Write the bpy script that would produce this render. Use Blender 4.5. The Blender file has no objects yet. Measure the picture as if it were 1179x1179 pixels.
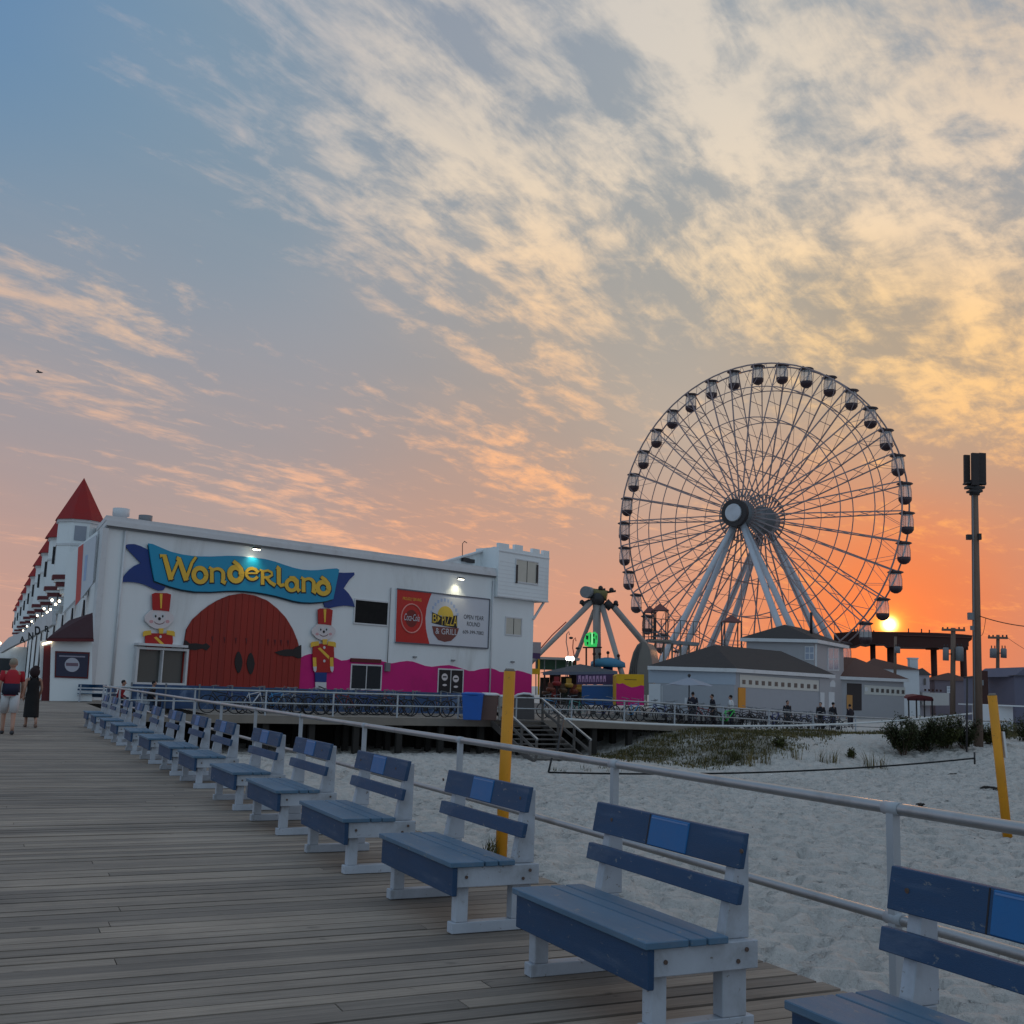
import bpy, bmesh, math, random
from mathutils import Vector, Matrix, noise
random.seed(7)
scene = bpy.context.scene
COL = scene.collection
rad = math.radians

# ------------------------------------------------------------------ camera
F = 1260.0; EYE = 1.6
RHO = math.atan(.032)
TH = math.atan((788.8 - 589.5) * math.cos(RHO) / F)
st, ct, sr, cr = math.sin(TH), math.cos(TH), math.sin(RHO), math.cos(RHO)
FW = Vector((0, ct, st)); U0 = Vector((0, -st, ct)); R0 = Vector((1, 0, 0))
RT = cr * R0 + sr * U0; UP = cr * U0 - sr * R0
cd = bpy.data.cameras.new('camera'); cam = bpy.data.objects.new('camera', cd); COL.objects.link(cam)
M = Matrix((RT, UP, -FW)).transposed().to_4x4(); M.translation = (0, 0, EYE)
cam.matrix_world = M
cd.sensor_width = 36; cd.lens = 36 * F / 1179; cd.clip_start = .05; cd.clip_end = 9000
scene.camera = cam

def ray(px, py):
    return FW + ((px - 589.5) / F) * RT + ((589.5 - py) / F) * UP
def at_y(px, py, Y):
    d = ray(px, py); return Vector((0, 0, EYE)) + d * (Y / d.y)
def at_z(px, py, z):
    d = ray(px, py); return Vector((0, 0, EYE)) + d * ((z - EYE) / d.z)
def srgb(c):
    return tuple(((x / 255) / 12.92 if x / 255 <= .04045 else ((x / 255 + .055) / 1.055) ** 2.4) for x in c)

# ------------------------------------------------------------------ sky and light
scene.view_settings.view_transform = 'Standard'; scene.view_settings.look = 'None'
scene.view_settings.exposure = 0; scene.view_settings.gamma = 1
SUN_D = ray(1024, 719).normalized()
SUN_EL = math.asin(SUN_D.z); SUN_AZ = math.atan2(SUN_D.x, SUN_D.y)
world = bpy.data.worlds.new('World'); scene.world = world; world.use_nodes = True
nt = world.node_tree; nt.nodes.clear()
class NG:
    """tiny node-graph helper"""
    def __init__(s, t): s.t = t
    def put(s, sock, v):
        if isinstance(v, bpy.types.NodeSocket): s.t.links.new(v, sock)
        elif v is not None: sock.default_value = v
    def m(s, op, a, b=None, c=None, clamp=False):
        n = s.t.nodes.new('ShaderNodeMath'); n.operation = op; n.use_clamp = clamp
        for i, v in enumerate((a, b, c)): s.put(n.inputs[i], v)
        return n.outputs[0]
    def v(s, op, a, b=None, scale=None):
        n = s.t.nodes.new('ShaderNodeVectorMath'); n.operation = op
        s.put(n.inputs[0], a)
        if b is not None: s.put(n.inputs[1], b)
        if scale is not None: s.put(n.inputs[3], scale)
        return n.outputs[1] if op in ('DOT_PRODUCT', 'LENGTH') else n.outputs[0]
    def noise(s, vec, scale, detail=4, rough=.55, dist=0, lac=2):
        n = s.t.nodes.new('ShaderNodeTexNoise'); s.put(n.inputs['Vector'], vec)
        n.inputs['Scale'].default_value = scale; n.inputs['Detail'].default_value = detail
        n.inputs['Roughness'].default_value = rough; n.inputs['Distortion'].default_value = dist
        n.inputs['Lacunarity'].default_value = lac
        return n
    def smooth(s, x, lo, hi):
        n = s.t.nodes.new('ShaderNodeMapRange'); n.interpolation_type = 'SMOOTHSTEP'
        s.put(n.inputs[0], x); s.put(n.inputs[1], lo); s.put(n.inputs[2], hi)
        return n.outputs[0]
    def comb(s, x, y, z):
        n = s.t.nodes.new('ShaderNodeCombineXYZ')
        for i, v in enumerate((x, y, z)): s.put(n.inputs[i], v)
        return n.outputs[0]
    def sep(s, v):
        n = s.t.nodes.new('ShaderNodeSeparateXYZ'); s.put(n.inputs[0], v); return n.outputs
    def mix(s, f, a, b):
        n = s.t.nodes.new('ShaderNodeMix'); n.data_type = 'RGBA'
        s.put(n.inputs[0], f); s.put(n.inputs[6], a); s.put(n.inputs[7], b)
        return n.outputs[2]
g = NG(nt)
tc = nt.nodes.new('ShaderNodeTexCoord')
D = g.v('NORMALIZE', tc.outputs['Generated'])
# the evening sky: at these places of the dome, clear-air colour, lit-cloud colour, cloud cover
SKY = [
 (20, 20, (90,133,178), (140,150,168), .05), (110,150,(116,146,170), (152,156,166), .22), (200,130,(120,148,170),(162,162,171),.55),
 (60,270,(128,148,165), (170,160,158), .22), (290,50,(124,149,170), (168,168,176), .80),
 (500,50,(146,154,168), (196,188,180), .74), (700,70,(146,157,169),(194,189,183),.70), (880,60,(154,162,169), (208,198,184), .74),
 (1120,50,(136,150,165), (200,182,162), .50), (300,250,(124,147,164), (184,178,174), .55),
 (400,170,(140,152,165), (196,188,176), .75), (520,230,(152,158,164), (224,208,186), .82), (760,190,(158,164,168), (208,198,184), .80),
 (960,170,(158,163,167), (218,204,184), .76), (1130,230,(156,160,165), (232,208,182), .76), (130,350,(144,153,166), (226,192,156), .85),
 (340,395,(148,158,170), (176,168,162), .15), (420,420,(150,155,163),(215,185,160),.25), (600,330,(155,161,164), (236,210,172), .84), (760,320,(162,163,160),(240,214,178),.84),
 (900,340,(168,164,158), (240,212,176), .84), (1100,330,(164,162,160), (234,210,182), .78), (1040,425,(186,166,138), (250,208,140), .95), (1170,440,(186,166,138),(250,206,140),.9),
 (690,440,(176,169,158), (196,178,156), .15), (600,420,(158,158,157),(240,195,150),.45), (740,470,(178,170,160),(190,172,154),.08), (800,500,(186,176,164),(198,178,156),.10), (850,560,(204,170,144),(236,186,140),.35),
 (20,480,(160,154,158), (222,168,138), .60), (180,470,(155,154,159),(205,168,148),.3), (300,470,(157,154,157), (238,182,146), .60), (430,510,(165,154,150),(240,178,138),.6), (560,490,(168,156,148), (250,186,134), .55),
 (660,515,(176,156,142), (252,184,124), .65), (1110,500,(176,158,140), (246,188,124), .35), (960,520,(178,158,140),(230,180,130),.2),
 (120,570,(188,156,142), (220,165,136), .30), (330,560,(196,156,138),(226,168,134),.35), (480,600,(212,156,128), (236,168,128), .40), (620,570,(200,154,132), (250,168,112), .50),
 (660,690,(222,150,124), (228,152,120), .15), (560,650,(224,156,126),(232,160,124),.2), (860,620,(222,156,118), (244,168,110), .40), (960,555,(192,164,138),(250,192,128),.5),
 (1000,640,(246,142,72), (255,170,62), .55), (960,700,(240,128,80),(250,140,80),.2), (1035,690,(255,116,34), (255,140,36), .4), (1075,615,(222,150,108),(255,164,64),.6), (1090,700,(238,120,70),(250,136,70),.3),
 (1150,555,(180,158,140), (250,180,122), .6), (1165,610,(190,150,128), (250,168,108), .55), (1160,660,(204,140,112), (232,152,108), .3), (1170,720,(200,140,118), (214,146,116), .15), (1160,780,(205,130,115),(210,135,115),.1), (20,660,(204,154,138), (212,158,136), .2), (850,740,(232,138,104),(238,142,100),.1),
]
def acc(terms):
    while len(terms) > 1:
        terms = [g.v('ADD', terms[i], terms[i+1]) if i+1 < len(terms) else terms[i] for i in range(0, len(terms), 2)]
    return terms[0]
anch = [(ray(x, y).normalized(), b, c, k, 170., 1.) for x, y, b, c, k in SKY]
def dome(az, el): return Vector((math.sin(rad(az))*math.cos(rad(el)), math.cos(rad(az))*math.cos(rad(el)), math.sin(rad(el))))
for x, y, b, c, k in ((255,432,(156,154,160),(240,186,150),.85), (330,470,(158,153,156),(240,178,142),.75), (420,500,(164,153,151),(244,178,136),.8), (545,492,(168,156,148),(252,190,138),.95), (595,486,(168,156,148),(252,190,138),.8),
                      (670,505,(176,156,142),(254,184,122),.9), (650,545,(180,154,138),(252,176,116),.85), (570,552,(184,154,138),(250,174,120),.8), (500,568,(190,154,138),(244,170,122),.75), (160,385,(148,153,162),(236,198,156),.95), (110,330,(144,152,165),(226,192,160),.9), (215,340,(142,152,165),(220,190,162),.85),
                      (390,430,(154,155,161),(236,188,152),.7), (640,385,(165,158,150),(246,208,158),.85), (480,420,(154,157,161),(222,190,158),.5), (560,440,(158,158,158),(205,175,150),.15), (1140,455,(186,162,134),(252,198,118),.8), (960,400,(176,160,136),(252,206,128),.95), (40,420,(152,153,160),(190,165,150),.2), (330,395,(150,157,168),(172,166,164),.08), (300,290,(130,149,164),(160,160,166),.1), (270,490,(158,153,156),(196,166,150),.2), (450,360,(152,157,164),(180,170,160),.2), (480,460,(158,153,152),(190,165,148),.1), (720,450,(178,172,160),(190,176,156),.08), (790,500,(186,177,164),(196,180,158),.08), (1090,545,(182,164,146),(220,178,130),.15), (1000,480,(182,168,146),(200,178,146),.15), (200,270,(132,148,164),(170,162,162),.18), (90,490,(158,152,157),(196,164,148),.2)):
    anch.append((ray(x, y).normalized(), b, c, k, 520., 1.3 if k > .2 else 1.8))
for x, y, b, c, k in ((800,352,(164,162,156),(246,212,160),.85), (880,372,(166,162,152),(248,210,154),.93), (950,395,(172,162,144),(250,210,146),.97), (1020,418,(178,162,138),(251,209,140),1.0), (1090,434,(180,162,136),(251,207,138),1.0), (1160,446,(182,162,136),(250,206,138),.95), (1060,490,(180,166,148),(214,180,142),.12), (900,460,(176,168,156),(192,176,152),.05)):
    anch.append((ray(x, y).normalized(), b, c, k, 520., 1.6))
for x, y, b, c, k in ((1024,719,(255,112,26),(255,130,30),.2), (1045,690,(255,112,28),(255,138,34),.3), (1000,700,(252,118,44),(252,140,50),.2), (1060,655,(252,126,44),(255,150,48),.4), (1010,670,(252,126,46),(255,150,52),.3), (985,655,(248,138,68),(252,160,70),.4), (1080,690,(246,120,58),(252,140,60),.3), (985,608,(222,154,110),(255,180,92),.55)):
    anch.append((ray(x, y).normalized(), b, c, k, 520., 2.0))
for az, el, b, c in ((0,90,(136,164,190),(190,192,196)), (-60,35,(124,158,188),(180,184,190)), (-60,6,(166,158,166),(190,172,168)), (60,35,(142,160,178),(212,198,180)),
                     (60,6,(198,154,134),(224,172,136)), (-120,12,(146,168,187),(182,184,192)), (120,12,(148,164,180),(188,182,180)), (180,12,(150,174,192),(184,190,198)), (180,50,(136,166,190),(182,190,198)), (0,50,(134,152,170),(200,191,178))):
    anch.append((dome(az, el), b, c, .45, 7., .006))
wsum, bs, cs, ks = 1e-9, (0, 0, 0), (0, 0, 0), 0.
for dv, b, c, k, kk, amp in anch:          # running sums, so that the graph stays shallow
    e = g.m('EXPONENT', g.m('MULTIPLY_ADD', g.v('DOT_PRODUCT', D, tuple(dv)), kk, -kk + math.log(amp)))
    wsum = g.m('ADD', e, wsum); ks = g.m('MULTIPLY_ADD', e, k, ks)
    bs = g.v('ADD', g.v('SCALE', srgb(b), scale=e), bs); cs = g.v('ADD', g.v('SCALE', srgb(c), scale=e), cs)
inv = g.m('DIVIDE', 1, wsum)
base = g.v('SCALE', bs, scale=inv); lit = g.v('SCALE', cs, scale=g.m('MULTIPLY', inv, 1.14)); cov = g.m('MULTIPLY', ks, inv)
# a high cloud deck: direction projected on a plane, streaks running towards azimuth 32 deg
x, y, z = g.sep(D)
zz = g.m('ADD', g.m('MAXIMUM', z, 0), .10)
px_ = g.m('DIVIDE', x, zz); py_ = g.m('DIVIDE', y, zz)
ca, sa = math.cos(rad(34)), math.sin(rad(34))
along = g.m('ADD', g.m('MULTIPLY', px_, sa), g.m('MULTIPLY', py_, ca))
across = g.m('SUBTRACT', g.m('MULTIPLY', px_, ca), g.m('MULTIPLY', py_, sa))
P0 = g.comb(g.m('MULTIPLY', along, .42), across, 0)
wob = g.noise(P0, .8, 2, .45)
wv = g.v('SUBTRACT', wob.outputs['Color'], (.5, .5, .5))
P1 = g.v('ADD', P0, g.v('SCALE', wv, scale=.65))
big = g.noise(P1, 2.1, 8, .60, .08).outputs[0]
P2 = g.v('ADD', g.comb(g.m('MULTIPLY', along, .80), g.m('MULTIPLY', across, 1.25), 3.7), g.v('SCALE', wv, scale=.6))
rip = g.noise(P2, 10.0, 5, .62, .25).outputs[0]
wis = g.noise(g.v('ADD', g.comb(g.m('MULTIPLY', along, .26), g.m('MULTIPLY', across, 1.6), 8), g.v('SCALE', wv, scale=.7)), 3.4, 8, .68, .3).outputs[0]
dens = g.m('ADD', g.m('ADD', g.m('MULTIPLY', big, .62), g.m('MULTIPLY', rip, .52)), g.m('MULTIPLY', wis, .40))
thr = g.m('SUBTRACT', .965, g.m('MULTIPLY', cov, .30))
mask = g.m('MULTIPLY', g.smooth(dens, g.m('SUBTRACT', thr, .075), g.m('ADD', thr, .15)), .96)
veil = g.m('MULTIPLY', g.smooth(big, .40, .72), g.m('MULTIPLY', cov, .22))
skyc = g.mix(g.m('MAXIMUM', mask, veil), base, lit)
# grey undersides where the deck is thick
thick = g.m('MULTIPLY', g.smooth(g.noise(P1, 2.6, 6, .6, .4).outputs[0], .52, .70), g.m('MULTIPLY', cov, .40))
skyc = g.mix(thick, skyc, base)
# the low sun: disc, aureole, wide glow
sd = g.v('DOT_PRODUCT', D, tuple(SUN_D)); s1 = g.m('SUBTRACT', sd, 1)
def lobe(sig, col, amp):
    e = g.m('EXPONENT', g.m('MULTIPLY', s1, 1 / rad(sig)**2)); return g.v('SCALE', col, scale=g.m('MULTIPLY', e, amp))
skyc = acc([skyc, lobe(.17, (1, .85, .40), 8.0), lobe(.34, (1, .42, .03), 2.0), lobe(.8, (1, .18, .0), .45), lobe(2.0, (1, .10, .0), .15)])
below = g.smooth(z, -.02, -.12)
skyc = g.mix(below, skyc, (.06, .055, .05, 1))
nish = nt.nodes.new('ShaderNodeTexSky'); nish.sky_type = 'NISHITA'; nish.sun_disc = False
nish.sun_elevation = SUN_EL; nish.sun_rotation = SUN_AZ; nish.altitude = 0; nish.dust_density = 3
bg1 = nt.nodes.new('ShaderNodeBackground'); nt.links.new(nish.outputs[0], bg1.inputs[0]); bg1.inputs[1].default_value = .0004
bg2 = nt.nodes.new('ShaderNodeBackground'); nt.links.new(skyc, bg2.inputs[0]); bg2.inputs[1].default_value = 1.0
addn = nt.nodes.new('ShaderNodeAddShader'); nt.links.new(bg1.outputs[0], addn.inputs[0]); nt.links.new(bg2.outputs[0], addn.inputs[1])
wo = nt.nodes.new('ShaderNodeOutputWorld'); nt.links.new(addn.outputs[0], wo.inputs[0])
sl = bpy.data.lights.new('sun', 'SUN'); sl.energy = .22; sl.angle = rad(.8); sl.color = (1, .45, .18)
so = bpy.data.objects.new('sun', sl); COL.objects.link(so)
so.rotation_euler = (-SUN_D).to_track_quat('-Z', 'Y').to_euler(); so.location = (60, 160, 60)

cy = scene.cycles; cy.max_bounces = 5; cy.diffuse_bounces = 2; cy.glossy_bounces = 2; cy.transmission_bounces = 4; cy.transparent_max_bounces = 8

# ------------------------------------------------------------------ helpers
ORG = {}
def link(o): COL.objects.link(o); return o
def thing(name, label, cat, loc=(0, 0, 0), group=None):
    o = link(bpy.data.objects.new(name, None)); o.location = loc; o.empty_display_size = .3
    o['label'] = label; o['category'] = cat
    if group: o['group'] = group
    ORG[o] = Vector(loc); return o
def tag(o, label, cat, group=None):
    o['label'] = label; o['category'] = cat
    if group: o['group'] = group
    return o
def dup(root, loc=None, rotz=None, label=None, group=None, swap=None):
    r = link(root.copy())
    if loc is not None: r.location = loc
    if rotz is not None: r.rotation_euler = (0, 0, rotz)
    if label: r['label'] = label
    if group: r['group'] = group
    def kids(o, n):
        for ch in list(o.children):
            if ch.name in n.get('_done', ()): continue
            c = link(ch.copy()); c.parent = n
            if swap and c.type == 'MESH' and c.data.materials and c.data.materials[0].name in swap:
                c.material_slots[0].link = 'OBJECT'; c.material_slots[0].material = swap[c.data.materials[0].name]
            kids(ch, c)
    kids(root, r); return r
class MB:
    """collects shapes and links them as ONE mesh object"""
    def __init__(s): s.V = []; s.F = []; s.smooth = set()
    def add(s, vs, fs, sm=False):
        n = len(s.V); s.V += [Vector(v) for v in vs]
        for f in fs:
            if sm: s.smooth.add(len(s.F))
            s.F.append([n + i for i in f])
        return s
    def hexa(s, b, t):
        n = len(b); vs = list(b) + list(t)
        fs = [list(range(n))[::-1], list(range(n, 2*n))] + [[i, (i+1) % n, n + (i+1) % n, n + i] for i in range(n)]
        return s.add(vs, fs)
    def box(s, c, sz, ax=None):
        X, Y, Z = ax or (Vector((1,0,0)), Vector((0,1,0)), Vector((0,0,1)))
        c = Vector(c); a, b, h = X*sz[0]/2, Y*sz[1]/2, Z*sz[2]/2
        return s.hexa([c-a-b-h, c+a-b-h, c+a+b-h, c-a+b-h], [c-a-b+h, c+a-b+h, c+a+b+h, c-a+b+h])
    def bb(s, x0, x1, y0, y1, z0, z1): return s.box(((x0+x1)/2, (y0+y1)/2, (z0+z1)/2), (x1-x0, y1-y0, z1-z0))
    def bar(s, p, q, w, h=None, up=Vector((0,0,1))):
        p, q = Vector(p), Vector(q); h = h or w; d = (q-p).normalized()
        sd = d.cross(up)
        if sd.length < 1e-4: sd = d.cross(Vector((1,0,0)))
        sd.normalize(); u = sd.cross(d)
        c = (p+q)/2
        return s.box(c, (w, (q-p).length, h), (sd, d, u))
    def tube(s, pts, r, n=8, caps=True, closed=False):
        pts = [Vector(p) for p in pts]; N = len(pts); rs = r if isinstance(r, (list, tuple)) else [r]*N
        rings = []; prev = None
        for i, p in enumerate(pts):
            if closed: d = (pts[(i+1) % N] - pts[i-1]).normalized()
            else: d = (pts[min(i+1, N-1)] - pts[max(i-1, 0)]).normalized()
            if prev is None:
                a = d.cross(Vector((0,0,1)))
                if a.length < .05: a = d.cross(Vector((1,0,0)))
            else: a = prev - d*prev.dot(d)
            a.normalize(); prev = a; b = d.cross(a)
            rings.append([p + (a*math.cos(2*math.pi*k/n) + b*math.sin(2*math.pi*k/n))*rs[i] for k in range(n)])
        vs = [v for rg in rings for v in rg]; fs = []
        for i in range(N if closed else N-1):
            j = (i+1) % N
            for k in range(n): fs.append([i*n+k, i*n+(k+1) % n, j*n+(k+1) % n, j*n+k])
        s.add(vs, fs, True)
        if caps and not closed:
            m = len(s.V) - len(vs)
            s.F.append([m+k for k in range(n)][::-1]); s.F.append([m+(N-1)*n+k for k in range(n)])
        return s
    def loft(s, rings, n=14, caps=True):
        """rings: (centre, rx, ry[, yaw]) stacked ellipses"""
        vs = []
        for rg in rings:
            c = Vector(rg[0]); yaw = rg[3] if len(rg) > 3 else 0
            for k in range(n):
                a = 2*math.pi*k/n; px, py = rg[1]*math.cos(a), rg[2]*math.sin(a)
                vs.append(c + Vector((px*math.cos(yaw)-py*math.sin(yaw), px*math.sin(yaw)+py*math.cos(yaw), 0)))
        fs = []
        for i in range(len(rings)-1):
            for k in range(n): fs.append([i*n+k, i*n+(k+1) % n, (i+1)*n+(k+1) % n, (i+1)*n+k])
        s.add(vs, fs, True)
        if caps:
            m = len(s.V)-len(vs); s.F.append([m+k for k in range(n)][::-1]); s.F.append([m+(len(rings)-1)*n+k for k in range(n)])
        return s
    def ball(s, c, r, n=12, m=8):
        rx, ry, rz = r if isinstance(r, (tuple, list)) else (r, r, r); c = Vector(c)
        return s.loft([(c+Vector((0,0,rz*math.sin(-math.pi/2+math.pi*(i+.02)/(m+.04)))), max(rx*math.cos(-math.pi/2+math.pi*(i+.02)/(m+.04)),.001), max(ry*math.cos(-math.pi/2+math.pi*(i+.02)/(m+.04)),.001)) for i in range(m+1)], n)
    def prism(s, front, back):
        """closed outline extruded from front to back (any simple polygon)"""
        n = len(front); nb = len(s.V); s.V += [Vector(v) for v in front] + [Vector(v) for v in back]
        from mathutils.geometry import tessellate_polygon
        for t in tessellate_polygon([[Vector(v) for v in front]]):
            s.F.append([nb+i for i in t]); s.F.append([nb+n+i for i in t][::-1])
        for i in range(n): s.F.append([nb+i, nb+(i+1) % n, nb+n+(i+1) % n, nb+n+i])
        return s
    def build(s, name, mat, parent=None, bevel=0, origin=None):
        root = parent
        while root is not None and root.parent is not None: root = root.parent
        off = ORG.get(root, Vector((0,0,0))) if root is not None else Vector(origin or (0,0,0))
        me = bpy.data.meshes.new(name)
        me.from_pydata([tuple(v-off) for v in s.V], [], s.F)
        bm = bmesh.new(); bm.from_mesh(me)
        bmesh.ops.recalc_face_normals(bm, faces=bm.faces)
        if bevel: bmesh.ops.bevel(bm, geom=list(bm.edges), offset=bevel, segments=1, affect='EDGES', clamp_overlap=True)
        bm.to_mesh(me); bm.free()
        if s.smooth and not bevel:
            for i in s.smooth:
                if i < len(me.polygons): me.polygons[i].use_smooth = True
        me.materials.append(mat)
        o = link(bpy.data.objects.new(name, me))
        if parent is not None: o.parent = parent
        elif origin is not None: o.location = origin; ORG[o] = Vector(origin)
        return o
def struct(o): o['kind'] = 'structure'; return o

MATS = {}
def mat(name, col, rough=.6, var=.12, scale=3., bump=0., bscale=None, metal=0., spec=.5, stretch=(1,1,1), dirt=None, dirt_amt=.3, rnd=0., world_co=False):
    """painted / weathered surface: colour noise, patches of dirt, fine bump"""
    if name in MATS: return MATS[name]
    m = bpy.data.materials.new(name); MATS[name] = m; m.use_nodes = True
    t = m.node_tree; b = t.nodes['Principled BSDF']; h = NG(t)
    c = srgb(col) if max(col) > 1 else col
    tcn = t.nodes.new('ShaderNodeTexCoord')
    if world_co:
        gm = t.nodes.new('ShaderNodeNewGeometry'); co = gm.outputs['Position']
    else: co = tcn.outputs['Object']
    co = h.v('MULTIPLY', co, tuple(stretch))
    n1 = h.noise(co, scale, 6, .6).outputs[0]
    f = h.m('MULTIPLY_ADD', n1, var*3.2, 1 - var*1.6)
    if rnd:
        gi = t.nodes.new('ShaderNodeNewGeometry')
        f = h.m('MULTIPLY', f, h.m('MULTIPLY_ADD', gi.outputs['Random Per Island'], rnd*2, 1-rnd))
    colr = h.v('SCALE', tuple(c), scale=f)
    if dirt:
        n2 = h.noise(co, scale*.37, 8, .65, .4).outputs[0]
        k = h.m('MULTIPLY', h.smooth(n2, .5, .72), dirt_amt)
        colr = h.mix(k, colr, (*srgb(dirt), 1))
    t.links.new(colr, b.inputs['Base Color'])
    b.inputs['Roughness'].default_value = rough; b.inputs['Metallic'].default_value = metal
    b.inputs['Specular IOR Level'].default_value = spec
    r2 = h.m('MULTIPLY_ADD', n1, .3, rough-.15, clamp=True); t.links.new(r2, b.inputs['Roughness'])
    if bump:
        n3 = h.noise(co, bscale or scale*6, 5, .6).outputs[0]
        bn = t.nodes.new('ShaderNodeBump'); bn.inputs['Strength'].default_value = bump; bn.inputs['Distance'].default_value = .01
        t.links.new(n3, bn.inputs['Height']); t.links.new(bn.outputs[0], b.inputs['Normal'])
    return m
def glow(name, col, st):
    if name in MATS: return MATS[name]
    m = bpy.data.materials.new(name); MATS[name] = m; m.use_nodes = True
    b = m.node_tree.nodes['Principled BSDF']
    b.inputs['Base Color'].default_value = (*col, 1); b.inputs['Emission Color'].default_value = (*col, 1); b.inputs['Emission Strength'].default_value = st
    return m
def glass(name, col=(.03,.035,.04), rough=.08, alpha=1):
    if name in MATS: return MATS[name]
    m = bpy.data.materials.new(name); MATS[name] = m; m.use_nodes = True
    t = m.node_tree; b = t.nodes['Principled BSDF']; h = NG(t)
    b.inputs['Base Color'].default_value = (*col, 1); b.inputs['Roughness'].default_value = rough
    b.inputs['Alpha'].default_value = alpha
    tcn = t.nodes.new('ShaderNodeTexCoord'); n = h.noise(tcn.outputs['Object'], 1.5, 2).outputs[0]
    bn = t.nodes.new('ShaderNodeBump'); bn.inputs['Strength'].default_value = .06; t.links.new(n, bn.inputs['Height']); t.links.new(bn.outputs[0], b.inputs['Normal'])
    return m

# frame of the boardwalk: a along it (away from the camera), c across it (towards the beach)
_d = ray(-15, 769.5); _n = math.hypot(_d.x, _d.y)
B = Vector((_d.x/_n, _d.y/_n, 0)); R = Vector((B.y, -B.x, 0)); ZA = Vector((0,0,1))
BYAW = math.atan2(R.y, R.x)
def bw(a, c, z=0): return B*a + R*c + ZA*z
def to_ac(p): return p.x*B.x + p.y*B.y, p.x*R.x + p.y*R.y
def sstep(t): t = max(0, min(1, t)); return t*t*(3-2*t)
# ------------------------------------------------------------------ materials
wood_deck = mat('deck_wood', (140, 129, 119), .8, .20, 1.2, .5, 30, stretch=(1,1,1), dirt=(88,84,82), dirt_amt=.4, rnd=.26)
def deck_mat():
    m = wood_deck; t = m.node_tree; h = NG(t); b = t.nodes['Principled BSDF']
    # wood grain stretched along each plank (plank direction = R)
    gm = t.nodes.new('ShaderNodeNewGeometry'); p = gm.outputs['Position']
    a = h.v('DOT_PRODUCT', p, tuple(B)); c = h.v('DOT_PRODUCT', p, tuple(R))
    gr = h.noise(h.comb(h.m('MULTIPLY', a, 60), h.m('MULTIPLY', c, 1.6), h.m('MULTIPLY', gm.outputs['Random Per Island'], 40)), 1, 5, .65, .6).outputs[0]
    st_ = h.noise(h.comb(h.m('MULTIPLY', a, .9), h.m('MULTIPLY', c, .55), 0), 1, 6, .6).outputs[0]
    old = b.inputs['Base Color'].links[0].from_socket
    f = h.m('MULTIPLY', h.m('MULTIPLY_ADD', gr, 1.35, .32), h.m('MULTIPLY_ADD', st_, .9, .55))
    knots = h.smooth(h.noise(h.comb(h.m('MULTIPLY', a, 9), h.m('MULTIPLY', c, 4), 3), 1, 2, .5).outputs[0], .70, .78)
    f = h.m('MULTIPLY', f, h.m('SUBTRACT', 1, h.m('MULTIPLY', knots, .45)))
    warm = h.mix(h.m('MULTIPLY', gm.outputs['Random Per Island'], .5), (1.0, 1.0, 1.0, 1), (1.06, .99, .90, 1))
    t.links.new(h.v('MULTIPLY', h.v('SCALE', old, scale=f), warm), b.inputs['Base Color'])
    bn = [n for n in t.nodes if n.type == 'BUMP'][0]; t.links.new(gr, bn.inputs['Height']); bn.inputs['Distance'].default_value = .004
deck_mat()
def chip(m, col, scale, lo, hi, amt):
    t = m.node_tree; h = NG(t); b = t.nodes['Principled BSDF']; tcn = t.nodes.new('ShaderNodeTexCoord'); oi = t.nodes.new('ShaderNodeObjectInfo')
    co = h.v('ADD', h.v('MULTIPLY', tcn.outputs['Object'], (1.6, .8, 1.6)), h.v('SCALE', (13., 7., 3.), scale=oi.outputs['Random']))
    n = h.noise(co, scale, 6, .7, .3).outputs[0]; k = h.m('MULTIPLY', h.smooth(n, lo, hi), amt); old = b.inputs['Base Color'].links[0].from_socket
    big = h.noise(co, scale*.18, 3, .5).outputs[0]; f = h.m('MULTIPLY_ADD', big, .5, .75)
    t.links.new(h.mix(k, h.v('SCALE', old, scale=f), (*srgb(col), 1)), b.inputs['Base Color'])
sand_m = mat('beach_sand', (210, 203, 196), .95, .10, .35, 0, spec=.15, world_co=True)
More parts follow.
